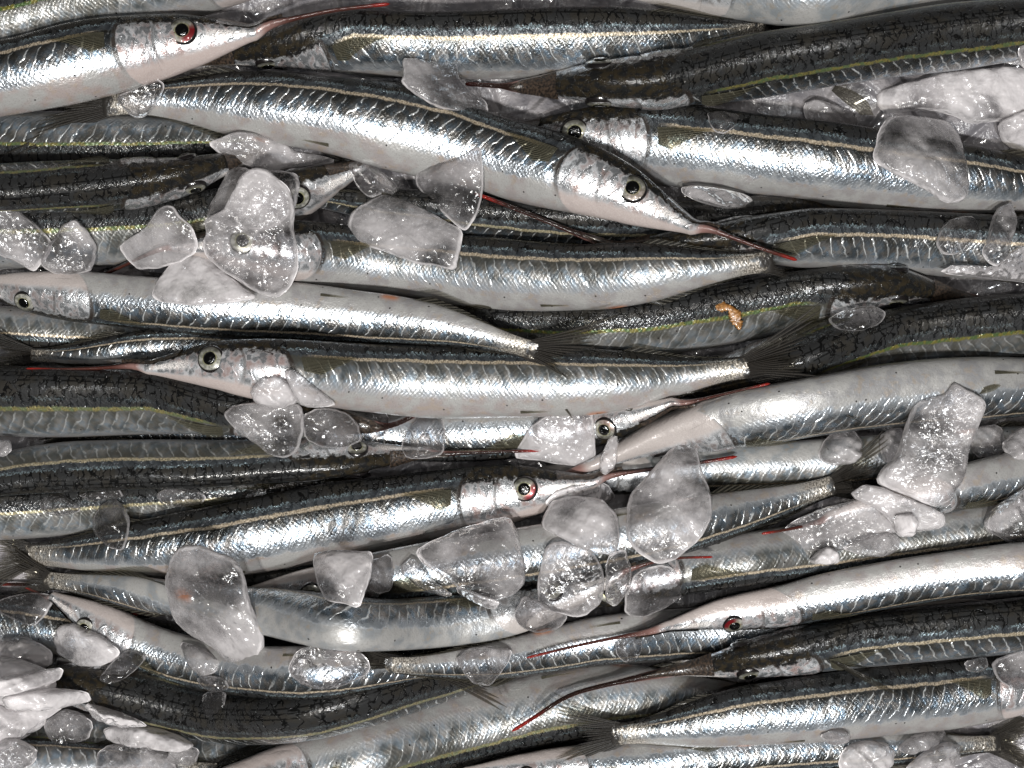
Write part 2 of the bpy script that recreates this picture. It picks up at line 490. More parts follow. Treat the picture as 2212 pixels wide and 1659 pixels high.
def make_fish(label, pts, h, side=1, roll=0.0, u0=0.0, u1=1.0, beak=None, yellow=0.0, tone=0.8, pink=0.5,
              blood=0.0, tail_len=185.0, tail_spread=25.0, fins=(), ribs=1.0, redtip=1.0, lift=0.0, squish=0.80, dors=1.0, pec=1.0):
    k = FISH_N[0]; FISH_N[0] += 1
    seed = (k * 0.37) % 7.0 + 0.1
    curve = catmull(pts)
    d = np.r_[0, np.cumsum(np.hypot(*np.diff(curve, axis=0).T))]
    L = d[-1] / (u1 - u0)
    cu = u0 + d / L
    if u0 > 0:
        t = curve[0] - curve[4]; t /= np.hypot(*t)
        curve = np.vstack([curve[0] + t * L * u0, curve]); cu = np.r_[0, cu]
    if u1 < 1:
        t = curve[-1] - curve[-5]; t /= np.hypot(*t)
        curve = np.vstack([curve, curve[-1] + t * L * (1 - u1)]); cu = np.r_[cu, 1]
    # beak stations follow u = -b, b 0..1
    if beak is None:
        t = curve[0] - np.array([np.interp(0.1, cu, curve[:, 0]), np.interp(0.1, cu, curve[:, 1])]); t /= np.hypot(*t)
        beak = [tuple(curve[0] + t * 0.11 * L), tuple(curve[0] + t * 0.21 * L)]
    bc = catmull([tuple(curve[0])] + list(beak))
    bd = np.r_[0, np.cumsum(np.hypot(*np.diff(bc, axis=0).T))]
    Lb = bd[-1]
    ub = np.r_[0.0, np.linspace(0.03, 0.97, 18), 0.985, 0.995, 1.0]
    us = np.unique(np.r_[np.linspace(0, 0.24, 46), np.linspace(0.24, 0.88, 64), np.linspace(0.88, 1.0, 18)])
    U = np.r_[-ub[:0:-1], us]                         # tip ... jaw ... tail
    X = np.r_[np.interp(ub[:0:-1] * Lb, bd, bc[:, 0]), np.interp(us, cu, curve[:, 0])]
    Y = np.r_[np.interp(ub[:0:-1] * Lb, bd, bc[:, 1]), np.interp(us, cu, curve[:, 1])]
    X[4:-4] = gsm(X, 1.2)[4:-4]; Y[4:-4] = gsm(Y, 1.2)[4:-4]
    nb = len(ub) - 1
    S_D = np.r_[0, np.cumsum(np.hypot(np.diff(X), np.diff(Y)))]   # picture-unit arc length from the tip
    # roll along the body
    if np.isscalar(roll): rl = np.full(len(U), float(roll))
    else: rl = np.interp(U, [r[0] for r in roll], [r[1] for r in roll])
    rr = np.radians(rl)
    # half depth / half width in picture units, so that the visible half height is h
    wr = smooth_interp(np.clip(U, 0, 1), PU, PW)
    rmid = np.interp(0.45, U, rr)
    vis = math.sqrt(math.cos(rmid) ** 2 + (0.74 * math.sin(rmid)) ** 2)
    HD = smooth_interp(np.clip(U, 0, 1), PU, PD) * h / vis
    gj = np.random.default_rng(900 + k)
    HD = HD * (1 + 0.035 * np.sin(U * gj.uniform(4, 9) + gj.uniform(0, 6.28)) + 0.018 * np.sin(U * gj.uniform(14, 24) + gj.uniform(0, 6.28)))
    HWd = HD * wr
    b = np.clip(-U, 0, 1)
    bk = U < 0
    r0 = HD[nb]
    HD[bk] = np.maximum(r0 * np.exp(-b[bk] * 3.4), 3.9 * (h / 68.0) * (1.15 - 0.35 * b[bk]))
    HWd[bk] = HD[bk] * np.interp(b[bk], [0, 0.3, 1], [0.95, 1.25, 1.2])
    endf = np.sqrt(np.clip((1 - b) / 0.03, 0.0, 1))
    HD[bk] *= np.maximum(endf[bk], 0.08); HWd[bk] *= np.maximum(endf[bk], 0.08)
    # gill-cover relief in the body itself
    def tang(x, y):
        tx, ty = np.gradient(x), np.gradient(y)
        n = np.hypot(tx, ty) + 1e-12
        return tx / n, ty / n
    TX, TY = tang(X, Y)                              # picture axes (y down), head -> tail
    # in-picture perpendicular that points image-up (side=+1) or image-down (-1)
    PXd, PYd = TY, -TX
    flip = np.where(PYd > 0, -1.0, 1.0)
    flip[:] = 1.0 if np.median(flip) > 0 else -1.0
    PXd, PYd = PXd * flip * side, PYd * flip * side
    ver = np.sqrt((HD * np.sin(rr)) ** 2 + (HWd * np.cos(rr)) ** 2)     # vertical half extent
    hor = np.sqrt((HD * np.cos(rr)) ** 2 + (HWd * np.sin(rr)) ** 2)
    # drop on the pile
    z = np.full(len(U), ZREF)
    offs = np.linspace(-0.85, 0.85, 9)
    smp = np.linspace(S_D[0], S_D[-1], 130)
    for it in range(3):
        f = (HC - z) / (HC - ZREF)
        req = np.full(len(U), -1.0)
        for o in offs:
            xw, yw = d2w(X + PXd * hor * o, Y + PYd * hor * o, z)
            req = np.maximum(req, hget(xw, yw) + ver * K * f * math.sqrt(1 - o * o) * np.where(bk, 1.1, squish) + np.where(bk, 0.0028, 0.0006))
        r2 = np.interp(smp, S_D, req)
        r3 = np.array([r2[max(0, i - 2):i + 3].max() for i in range(len(r2))])
        lo = gsm(r3, 7.0)
        r4 = np.maximum(lo, 0.75 * gsm(r3, 3.0) + 0.25 * lo)
        r4 = gsm(r4, 3.0)
        z = np.interp(S_D, smp, r4) + lift
        nz = len(U)
        tight = gsm(np.array([req[max(0, i - 1):i + 2].max() for i in range(nz)]), 1.5)
        wgt = np.clip((0.06 - U) / 0.06, 0, 1)
        z = z + wgt * np.maximum(0, tight - z)
        zb_ = z[:nb + 8].copy(); z[:nb + 8] = np.maximum(zb_, gsm(zb_, 2.0))
    # world frames
    xw, yw = d2w(X, Y, z)
    C = np.c_[xw, yw, z]
    T = np.gradient(C, axis=0); T /= np.linalg.norm(T, axis=1)[:, None] + 1e-12
    for q in range(3): T[:, q] = gsm(T[:, q], 2.0)
    T /= np.linalg.norm(T, axis=1)[:, None]
    P = np.c_[PXd, -PYd, np.zeros(len(U))]
    P -= (P * T).sum(1)[:, None] * T; P /= np.linalg.norm(P, axis=1)[:, None]
    Zn = np.cross(T, P); Zn *= np.where(Zn[:, 2] < 0, -1.0, 1.0)[:, None]
    cr, sr = np.cos(rr)[:, None], np.sin(rr)[:, None]
    DV = cr * P + sr * Zn
    LV = -sr * P + cr * Zn
    SCL = K * (HC - z) / (HC - ZREF)
    hd, hw = HD * SCL, HWd * SCL
    # head: keel the beak to the lower side
    sink = np.where(U < 0.12, 0.16 * np.clip(1 - np.maximum(U, 0) / 0.12, 0, 1), 0) * (h * SCL)
    sink = np.where(bk, sink[nb] * np.clip(1 - b / 0.2, 0, 1) ** 2, sink)
    C = C - DV * sink[:, None]

    root = bpy.data.objects.new('halfbeak_fish', None)
    im = int(np.argmin(np.abs(U - 0.45)))
    org = np.array([C[im, 0], C[im, 1], C[im, 2] - ver[im] * SCL[im]])
    root.location = org; root.empty_display_size = 0.01
    COL.objects.link(root)
    tagit(root, label, 'fish', 'halfbeak fish laid on ice')

    # body ---------------------------------------------------------------
    NA = 44
    ang = np.linspace(-180, 180, NA, endpoint=False)
    ar = np.radians(ang)
    ca, sa = np.cos(ar), np.sin(ar)
    # slightly boxy flank, keeled belly
    shp = 1.0 + 0.03 * np.cos(4 * ar)
    relief = np.ones((len(U), NA))
    Aabs = np.abs(ang)
    ugl = 0.228 - ((Aabs - 92) / 100.0) ** 2 * 0.05
    for j in range(NA):
        w = np.clip((Aabs[j] - 30) / 25, 0, 1) * np.clip((165 - Aabs[j]) / 25, 0, 1)
        x_ = U - ugl[j]
        relief[:, j] += w * (0.035 * np.exp(-((x_ + 0.012) / 0.014) ** 2) - 0.030 * np.exp(-((x_ - 0.006) / 0.006) ** 2))
        relief[:, j] += w * (-0.02 * np.exp(-((x_ + 0.062) / 0.005) ** 2))
    rl_ = np.random.default_rng(500 + k)
    for q in range(7):
        fu_, fa_ = rl_.uniform(5, 26), rl_.integers(0, 3)
        relief += 0.011 * np.sin(U[:, None] * fu_ + rl_.uniform(0, 6.28) + fa_ * ar[None, :] * rl_.choice([-1, 1])) * np.clip(U / 0.2, 0.15, 1)[:, None]
    ringr = shp[None, :] * relief
    V = (C[:, None, :] + DV[:, None, :] * (hd[:, None] * ca[None, :] * ringr)[:, :, None]
         + LV[:, None, :] * (hw[:, None] * sa[None, :] * ringr)[:, :, None])
    n = len(U)
    verts = V.reshape(-1, 3)
    faces = []; uvm = []; uva = []
    smm = np.r_[0, np.cumsum(np.linalg.norm(np.diff(C, axis=0), axis=1))] * 1000.0
    smm -= smm[nb]
    cm = np.radians(np.linspace(-180, 180, NA + 1))[None, :] * ((hd + hw) / 2 * 1000.0)[:, None]
    # scale rows keep their width: measure round the body at its fullest for the pattern
    aa = np.linspace(-1, 1, NA + 1)
    for i in range(n - 1):
        for j in range(NA):
            j2 = (j + 1) % NA
            faces.append((i * NA + j, i * NA + j2, (i + 1) * NA + j2, (i + 1) * NA + j))
            for (ii, jj) in ((i, j), (i, j + 1), (i + 1, j + 1), (i + 1, j)):
                uvm.append((smm[ii], cm[ii, jj])); uva.append((U[ii], aa[jj]))
    faces.append(tuple(range(NA))); uvm += [(smm[0], 0)] * NA; uva += [(U[0], 0.5)] * NA
    faces.append(tuple((n - 1) * NA + j for j in range(NA))[::-1]); uvm += [(smm[-1], 0)] * NA; uva += [(1.0, 0.5)] * NA
    body = mesh_obj('body', verts, faces, SKIN, root, {'mm': uvm, 'ua': uva}, origin=org)
    def props(o):
        o['seed'] = seed; o['yellow'] = float(yellow); o['tone'] = float(tone); o['pink'] = float(pink); o['ribs'] = float(ribs); o['redtip'] = float(redtip)
    props(body)

    # surface lookup
    def at(uq, arr): return np.array([np.interp(uq, U, arr[:, q]) for q in range(3)]) if arr.ndim == 2 else np.interp(uq, U, arr)
    def surf(uq, adeg, out=0.0):
        a_ = math.radians(adeg)
        r_ = 1.0 + 0.03 * math.cos(4 * a_)
        p_ = at(uq, C) + at(uq, DV) * (at(uq, hd) * math.cos(a_) * r_) + at(uq, LV) * (at(uq, hw) * math.sin(a_) * r_)
        n_ = at(uq, DV) * (math.cos(a_) / max(at(uq, hd), 1e-5)) + at(uq, LV) * (math.sin(a_) / max(at(uq, hw), 1e-5))
        n_ /= np.linalg.norm(n_)
        return p_ + n_ * out, n_
    LM = L * K                                     # body length in metres
    unit = LM / 1300.0                             # one picture unit of a standard fish

    # gill covers: a thin plate on each cheek -----------------------------
    for sg in (1, -1):
        gv, gf, gm, ga = [], [], [], []
        nu, na = 14, 12
        for i in range(nu):
            for j in range(na):
                a_ = 44 + (148 - 44) * j / (na - 1)
                ue = 0.228 - ((a_ - 92) / 100.0) ** 2 * 0.05
                us_ = 0.156 + 0.012 * math.cos((a_ - 92) / 60)
                q = i / (nu - 1)
                uq = us_ + (ue + 0.002 - us_) * q
                edge = min(1.0, (1 - q) * 6, j * 0.8 + 0.15, (na - 1 - j) * 0.8 + 0.15)
                o_ = (2.4 * math.sin(math.pi * min(q * 1.1, 1)) * edge + 0.35 * q) * unit * (h / 68) + 0.00012
                p_, n_ = surf(uq, sg * a_, o_)
                gv.append(p_); ga.append((uq, sg * a_ / 180))
                gm.append((np.interp(uq, U, smm) + 40, a_ * 0.2))
        for i in range(nu - 1):
            for j in range(na - 1):
                q4 = (i * na + j, i * na + j + 1, (i + 1) * na + j + 1, (i + 1) * na + j)
                gf.append(q4 if sg > 0 else q4[::-1])
        props(mesh_obj('gill_cover', gv, gf, SKIN, root, {'mm': gm, 'ua': ga}, origin=org))

    # eyes ---------------------------------------------------------------
    er = 27.5 * max(unit, 0.92 * K) * (0.55 + 0.45 * h / 68)
    for sg in (1, -1):
        p0, n0 = surf(0.112, sg * 74, 0.0)
        tx_ = at(0.112, T); tx_ = tx_ - n0 * tx_.dot(n0); tx_ /= np.linalg.norm(tx_)
        ty_ = np.cross(n0, tx_)
        if ty_.dot(at(0.112, DV)) < 0: ty_ = -ty_
        p0 = p0 - n0 * er * 0.16
        ev, ef, eu = [], [], []
        rs = [0.0, 0.2, 0.4, 0.5, 0.6, 0.72, 0.84, 0.92, 1.0, 1.06]
        M = 28
        for r_ in rs[1:]:
            hz = 0.34 * math.sqrt(max(0, 1.0 - (r_ / 1.12) ** 2)) - (0.20 if r_ > 1.0 else 0)
            for q in range(M):
                t_ = 2 * math.pi * q / M
                ev.append(p0 + (tx_ * math.cos(t_) + ty_ * math.sin(t_) * 0.96) * er * r_ + n0 * er * hz)
                eu.append((r_, q / M))
        ev.append(p0 + n0 * er * 0.34); eu.append((0, 0.5))
        nr = len(rs) - 1
        for i in range(nr - 1):
            for q in range(M):
                q2 = (q + 1) % M
                ef.append((i * M + q, i * M + q2, (i + 1) * M + q2, (i + 1) * M + q))
        for q in range(M): ef.append((len(ev) - 1, (q + 1) % M, q))
        eye = mesh_obj('eye', ev, ef, EYE, root, {'mm': eu}, origin=org)
        eye['blood'] = float(blood)
        pv, pf = [], []
        pr = 0.50
        for r_, hz in ((1.0, 0.0), (0.93, 0.085), (0.6, 0.13), (0.25, 0.15)):
            for q in range(20):
                t_ = 2 * math.pi * q / 20
                pv.append(p0 + (tx_ * math.cos(t_) + ty_ * math.sin(t_)) * er * pr * r_ + n0 * er * (0.285 + hz))
        pv.append(p0 + n0 * er * 0.44)
        for i in range(3):
            for q in range(20):
                q2 = (q + 1) % 20
                pf.append((i * 20 + q, i * 20 + q2, (i + 1) * 20 + q2, (i + 1) * 20 + q))
        for q in range(20): pf.append((60 + q, 60 + (q + 1) % 20, 80))
        mesh_obj('pupil', pv, pf, PUPIL, eye, origin=org)

    # upper jaw: short dark triangular plate over the beak root -------------
    jv, jf = [], []
    ju = np.linspace(0.055, -0.22, 12)
    for q, uq in enumerate(ju):
        t_ = q / 11
        c_ = at(uq, C); dv_ = at(uq, DV); lv_ = at(uq, LV)
        w_ = max(at(uq, hw) * (0.98 - 0.25 * t_), 0.0004) * (1 - t_ ** 3) + 0.0002
        top = at(uq, hd) * (1.02 + 0.12 * t_) + 0.0004 + 0.0010 * t_
        for (x_, y_) in ((-1, -0.0012), (-0.6, 0.0001), (0, 0.0007 * (1 - t_)), (0.6, 0.0001), (1, -0.0012)):
            jv.append(c_ + lv_ * w_ * x_ + dv_ * (top * (1 - 0.25 * abs(x_)) + y_ * 0.5))
    for q in range(11):
        for j in range(4):
            jf.append((q * 5 + j, q * 5 + j + 1, q * 5 + 6 + j, q * 5 + 5 + j))
    mesh_obj('upper_jaw', jv, jf, JAW, root, origin=org)

    # fins ----------------------------------------------------------------
    def fin(name, grid, rays, olive):
        g = np.asarray(grid)            # (nr, ns, 3)
        nr, ns, _ = g.shape
        fv = g.reshape(-1, 3)
        fu = [(j / (ns - 1), i * rays / (nr - 1)) for i in range(nr) for j in range(ns)]
        ff = [(i * ns + j, i * ns + j + 1, (i + 1) * ns + j + 1, (i + 1) * ns + j) for i in range(nr - 1) for j in range(ns - 1)]
        o = mesh_obj(name, fv, ff, FIN, root, {'mm': fu}, origin=org)
        o['olive'] = float(olive)
        return o
    for sg in (1, -1):
        g = []
        nr = 13
        for i in range(nr):
            q = i / (nr - 1)
            row = []
            ln = 0.092 * pec * (1 - 0.74 * q ** 0.85) + 0.0015 * math.sin(i * 2.4)
            for j in range(9):
                t_ = j / 8
                a_ = 58 + 26 * q + (q * 8 - 3) * t_
                p_, n_ = surf(0.240 + 0.006 * q + ln * t_, sg * a_, (0.0005 + 0.0016 * math.sin(math.pi * t_ * 0.7)) + 0.0003 * ((i % 2) - 0.5) * t_)
                row.append(p_)
            g.append(row)
        fin('pectoral_fin', g, 12, 0.55)
    for sg in (1, -1):
        g = []
        for i in range(6):
            q = i / 5
            row = []
            for j in range(6):
                t_ = j / 5
                p_, n_ = surf(0.615 + (0.050 - 0.018 * q) * t_, sg * (143 + 7 * q * (1 - 0.75 * t_)), 0.0004 + 0.0008 * t_)
                row.append(p_)
            g.append(row)
        fin('pelvic_fin', g, 5, 0.6)
    for name, sgn in (('dorsal_fin', 1), ('anal_fin', -1)):
        g = []
        nr = 16
        for i in range(nr):
            q = i / (nr - 1)
            ub_ = 0.755 + 0.165 * q
            hgt = (30 * (1 - q) ** 1.6 + 6) * unit * dors * min(1.0, 0.35 + q * 6)
            row = []
            for j in range(6):
                t_ = j / 5
                base = at(ub_ + 0.032 * t_, C) + sgn * at(ub_ + 0.032 * t_, DV) * at(ub_ + 0.032 * t_, hd) * 0.92
                row.append(base + sgn * at(ub_, DV) * hgt * t_ * 0.7 + at(ub_, LV) * 0.0006 * math.sin(i * 0.7) * t_)
            g.append(row)
        fin(name, g, nr - 1, 0.15)
    # tail: separate rays that part towards their tips
    tv, tf, tu = [], [], []
    NR = 22
    cT, tT, dT, lT, hT = C[-1], T[-1], DV[-1], LV[-1], hd[-1]
    zb = None
    for i in range(NR):
        q = (i + 0.5) / NR * 2 - 1                    # -1 ventral ... 1 dorsal
        aq = abs(q)
        ln = (0.42 + 0.58 * aq ** 1.15) * tail_len * SCL[-1] * (1.18 if q < 0 else 0.95) * (1 + 0.09 * math.sin(i * 5.1 + k) + 0.06 * math.sin(i * 2.3 + 2 * k))
        phi = math.radians(tail_spread) * q * (0.75 + 0.25 * aq)
        dirv = tT * math.cos(phi) + dT * math.sin(phi)
        per = dT * math.cos(phi) - tT * math.sin(phi)
        b0 = cT - tT * 0.006 + dT * hT * 0.92 * q
        wb = hT * 0.98 / NR * 1.25
        wt = wb + math.radians(tail_spread) * ln / NR * 1.05
        ns = 9
        st_ = len(tv)
        for j in range(ns):
            t_ = j / (ns - 1)
            w_ = (wb + (wt - wb) * t_) * (1.0 if t_ < 0.72 else max(0.10, 1 - (t_ - 0.72) / 0.28 * 0.92))
            bend = 0.10 * q * ln * t_ * t_
            c_ = b0 + dirv * ln * t_ + per * bend + lT * (0.0005 * math.sin(i * 2.1 + 3 * t_) * t_ + 0.0002 * (i % 2))
            for e in (-1, 1):
                pnt = c_ + per * w_ * e
                hz = hget(np.array([pnt[0]]), np.array([pnt[1]]))[0] + 0.0006
                tv.append(np.array([pnt[0], pnt[1], pnt[2]])); tu.append((t_, i + (0.02 if e < 0 else 0.98)))
        for j in range(ns - 1):
            tf.append((st_ + j * 2, st_ + j * 2 + 1, st_ + j * 2 + 3, st_ + j * 2 + 2))
    tv = np.array(tv)
    need = (hget(tv[:, 0], tv[:, 1]) + 0.0008 - tv[:, 2])
    tt = np.array([x_[0] for x_ in tu])
    tv[:, 2] += np.clip(np.percentile(need, 85), -0.004, 0.02) * tt
    to = mesh_obj('tail_fin', tv, tf, FIN, root, {'mm': tu}, origin=org)
    to['olive'] = 0.0
    # extra fins that stick out in the picture: (base), (tip), width, olive
    for (bx, by), (ex, ey), w_, ol in fins:
        g = []
        i0 = int(np.argmin(np.hypot(X - bx, Y - by)))
        zt = z[i0] + ver[i0] * SCL[i0] * 0.8
        dx, dy = ex - bx, ey - by; ll = math.hypot(dx, dy)
        nx_, ny_ = -dy / ll, dx / ll
        for i in range(7):
            q = i / 6 - 0.5
            row = []
            for j in range(8):
                t_ = j / 7
                ww = w_ * (0.35 + 1.3 * t_ - 0.9 * t_ * t_) * q
                lt = t_ * (1 - 0.22 * abs(q) * 2)
                Xq, Yq = bx + dx * lt + nx_ * ww, by + dy * lt + ny_ * ww
                xq, yq = d2w(Xq, Yq, zt)
                row.append((xq, yq, zt + 0.003 * math.sin(t_ * 2.6) + 0.0006 * q))
            g.append(row)
        fin('pectoral_fin' if ol > 0.3 else 'pelvic_fin', g, 6, ol)

    # raise the height field ---------------------------------------------------
    fi = np.linspace(0, n - 1, 700)
    ii = np.arange(n)
    Xi, Yi, zi = np.interp(fi, ii, X), np.interp(fi, ii, Y), np.interp(fi, ii, z)
    pxi, pyi, hoi, vei = (np.interp(fi, ii, q) for q in (PXd, PYd, hor, ver))
    for o in np.linspace(-1, 1, 41):
        a1, a2 = d2w(Xi + pxi * hoi * o, Yi + pyi * hoi * o, zi)
        hmax(a1, a2, zi + vei * K * (HC - zi) / (HC - ZREF) * math.sqrt(max(0, 1 - o * o)))
    hmax(tv[:, 0], tv[:, 1], tv[:, 2] + 0.0005)
    return root


# ------------------------------------------------------------------ ice
ICE_N = [0]

def make_ice_piece(label, poly, thick, frost, name='ice_chunk'):
    k = ICE_N[0]; ICE_N[0] += 1
    r = random.Random(100 + k)
    p = np.asarray(poly, dtype=float)
    q_ = np.roll(p, -1, axis=0)
    ch = np.empty((len(p) * 2, 2)); ch[0::2] = p * 0.82 + q_ * 0.18; ch[1::2] = p * 0.18 + q_ * 0.82
    dense = resample(np.vstack([ch, ch[0]]), 73)[:-1]
    N = len(dense)
    # broken, slightly notched rim
    ctr = dense.mean(0)
    rad = np.hypot(*(dense - ctr).T)
    wob = np.array([r.uniform(-1, 1) for _ in range(N)])
    wob = np.convolve(np.r_[wob[-2:], wob, wob[:2]], [0.15, 0.25, 0.3, 0.2, 0.1], 'same')[2:-2]
    dense = ctr + (dense - ctr) * (1 + wob[:, None] * 0.05)
    t = thick * 0.001
    # support plane: fit the pile under the piece, then lift until it lies on it
    z0 = ZREF
    for it in range(3):
        qs = np.vstack([ctr + (dense - ctr) * f for f in (0.15, 0.4, 0.65, 0.9)])
        xs, ys = d2w(qs[:, 0], qs[:, 1], z0)
        hs = hget(xs, ys)
        A_ = np.c_[xs, ys, np.ones(len(xs))]
        co, *_ = np.linalg.lstsq(A_, hs, rcond=None)
        co[:2] = np.clip(co[:2], -0.45, 0.45)
        res = hs - A_[:, :2] @ co[:2]
        co[2] = np.percentile(res, 82)
        cx_, cy_ = d2w(ctr[0], ctr[1], z0)
        z0 = co[0] * cx_ + co[1] * cy_ + co[2] + t * 0.5
    rings = [0.0, 0.14, 0.28, 0.42, 0.56, 0.68, 0.79, 0.88, 0.94, 0.98, 1.0]
    top = [1.0, 1.0, 1.0, 0.99, 0.97, 0.94, 0.89, 0.80, 0.66, 0.42, 0.14]
    bot = [-0.15, -0.15, -0.14, -0.12, -0.10, -0.07, -0.04, 0.0, 0.0, 0.03, 0.09]
    ph = [r.uniform(0, 6.28) for _ in range(8)]
    fx = [r.uniform(40, 120) / 1000 for _ in range(8)]
    tilt = (r.uniform(-0.25, 0.25), r.uniform(-0.25, 0.25))
    size = math.sqrt(((dense - ctr) ** 2).sum(1).mean())
    pl = []
    for q in range(6):
        t_ = r.uniform(0, 6.28); pl.append((math.cos(t_), math.sin(t_), r.uniform(0.35, 0.95), r.uniform(0.15, 0.75)))
    def facet(px, py):
        dx, dy = (px - ctr[0]) / size, (py - ctr[1]) / size
        v_ = 1.0
        for cx2, cy2, off, sl in pl: v_ = min(v_, 1.0 - sl * (dx * cx2 + dy * cy2 - off * 0.55))
        return max(v_, 0.35)
    def P3(pt, hz, amp):
        px, py = pt
        xx, yy = d2w(px, py, z0)
        base = co[0] * xx + co[1] * yy + co[2]
        lum = (math.sin(px * fx[0] + ph[0]) * math.cos(py * fx[1] + ph[1]) * 0.32 + math.sin(px * fx[2] * 2 - py * fx[3] * 2 + ph[2]) * 0.16
               + math.sin(py * fx[4] * 3 + px * fx[5] * 2 + ph[3]) * 0.08)
        lum += tilt[0] * (px - ctr[0]) / size + tilt[1] * (py - ctr[1]) / size
        fc = facet(px, py) if hz > 0.1 else 1.0
        return (float(xx), float(yy), float(base + t * hz * fc * (1 + amp * 0.55 * lum)))
    verts = [P3(ctr, top[0], 0.8)]; rimv = [(0.0, 0.0)]
    for f, hz in zip(rings[1:], top[1:]):
        for q in dense: verts.append(P3(ctr + (q - ctr) * f, hz, 0.8)); rimv.append((f, 0.0))
    nt_ = len(verts)
    for f, hz in zip(rings[:0:-1], bot[:0:-1]):
        for q in dense: verts.append(P3(ctr + (q - ctr) * f, hz, 0.5)); rimv.append((f, 0.0))
    verts.append(P3(ctr, bot[0], 0.5)); rimv.append((0.0, 0.0))
    faces = []
    for q in range(N): faces.append((0, 1 + (q + 1) % N, 1 + q))
    nr = 2 * (len(rings) - 1)
    for i in range(nr - 1):
        for q in range(N):
            a, b_ = 1 + i * N + q, 1 + i * N + (q + 1) % N
            faces.append((a, b_, b_ + N, a + N))
    last = 1 + (nr - 1) * N
    for q in range(N): faces.append((len(verts) - 1, last + q, last + (q + 1) % N))
    v = np.array(verts)
    thick_ok = True
    org = np.array([v[:, 0].mean(), v[:, 1].mean(), v[:, 2].min()])
    o = mesh_obj(name, v, faces, ICE, None, {'mm': rimv}, origin=org)
    o.location = org
    o['frost'] = float(frost)
    tagit(o, label, 'ice', 'loose pieces of ice')
    xs, ys = [], []
    fine = [ctr + (dense - ctr) * f for f in np.linspace(0.02, 0.98, 24)]
    dn = np.vstack(fine)
    xx, yy = d2w(dn[:, 0], dn[:, 1], z0)
    fr = np.repeat(np.linspace(0.02, 0.98, 24), N)
    hmax(xx, yy, co[0] * xx + co[1] * yy + co[2] + t * np.interp(fr, rings, top))
    return o

# ------------------------------------------------------------------ the bed of slush ice
def make_bed_mesh():
    nx, ny = 220, 180
    xs = np.linspace(-0.62, 0.62, nx); ys = np.linspace(-0.50, 0.50, ny)
    XX, YY = np.meshgrid(xs, ys, indexing='ij')
    ZZ = bed_h(XX, YY) + 0.0012 * np.sin(XX * 420 + 3 * np.sin(YY * 130)) * np.sin(YY * 380 + 2 * np.sin(XX * 170))
    v = np.c_[XX.ravel(), YY.ravel(), ZZ.ravel()]
    f = [(i * ny + j, (i + 1) * ny + j, (i + 1) * ny + j + 1, i * ny + j + 1) for i in range(nx - 1) for j in range(ny - 1)]
    o = mesh_obj('ice_bed', v, f, BED)
    o['kind'] = 'structure'
make_bed_mesh()

# ------------------------------------------------------------------ what lies where (picture units, head -> tail)
F = {}
def fish(key, label, pts, h, **kw): F[key] = (label, pts, h, kw)

fish('f49', 'black-backed fish deep in the gap under the lit bloodshot-eyed fish',
     [(420, 1262), (650, 1262), (860, 1262), (1100, 1250), (1300, 1225)], 56, roll=80, u0=.15, u1=.85, yellow=.5)
fish('f50', 'black-backed fish in shade just below the curved centre-top fish',
     [(1760, 462), (1500, 486), (1300, 488), (1100, 476), (900, 452), (700, 428)], 54, roll=72, u0=.1, u1=.9, yellow=.4)
fish('f51', 'dim greenish fish squeezed under the silver fish at the left edge, mostly hidden',
     [(560, 738), (350, 728), (200, 716), (0, 704), (-250, 694)], 42, roll=20, side=-1, u0=.1, u1=.8, tone=.2)
fish('f40', 'dark fish under clear ice at the left edge, above the lit bloodshot-eyed fish',
     [(760, 1050), (500, 1076), (300, 1092), (150, 1102), (0, 1112), (-300, 1122)], 58, roll=40, u0=.05, u1=.85, yellow=.5, tone=.3)
fish('f48', 'dark fish almost buried at the right edge under the lavender ice slab',
     [(1880, 1160), (2050, 1136), (2212, 1112), (2500, 1085)], 46, roll=60, side=-1, u0=.1, u1=.6, tone=.3)
fish('f01', 'fish in the top left corner with green lined dark back and shaded pale belly',
     [(620, -92), (420, -46), (220, 0), (60, 38), (-140, 88)], 78, roll=38, u0=.08, u1=.72, yellow=1, tone=.2)
fish('f39', 'bluish silver fish at the left edge under ice, behind the downward pointing small head',
     [(-420, 1322), (-200, 1330), (0, 1345), (150, 1368), (350, 1400), (560, 1420)], 60, roll=0, u0=.0, u1=.8, tone=1)
fish('f37', 'dark green lined fish in the bottom left corner, mostly under ice',
     [(900, 1702), (700, 1672), (520, 1650), (400, 1630), (150, 1592), (31, 1586), (-250, 1590)], 54, side=-1, roll=52, u0=.08, u1=.95, yellow=.9, tone=.4)
fish('f36', 'pale belly of a fish with an orange vent at the bottom left edge',
     [(-620, 1655), (-350, 1652), (-100, 1648), (110, 1652), (300, 1650), (420, 1660)], 50, side=1, roll=-38, u0=.12, u1=.96, tone=.6)
fish('f34', 'pinkish fish along the bottom edge with its red beak tip by the corner tail',
     [(1850, 1644), (1700, 1668), (1500, 1692), (1200, 1704), (800, 1712)], 60, side=1, roll=-25, u0=0, u1=.85, beak=[(1950, 1624), (2050, 1606), (2131, 1593)], pink=1)
fish('f33', 'slim fish whose dark tail fin fills the bottom right corner',
     [(1180, 1662), (1400, 1646), (1600, 1626), (1800, 1612), (2000, 1614), (2160, 1606)], 52, side=-1, roll=8, u0=.15, u1=1, tone=.9, tail_len=150)
fish('f13', 'fish at the left edge with dark scaly back below its green line',
     [(-560, 282), (-300, 290), (0, 300), (150, 302), (347, 302), (480, 299), (600, 292)], 66, side=-1, roll=26, u0=.05, u1=.95, yellow=.9, tone=.6, pink=.0)
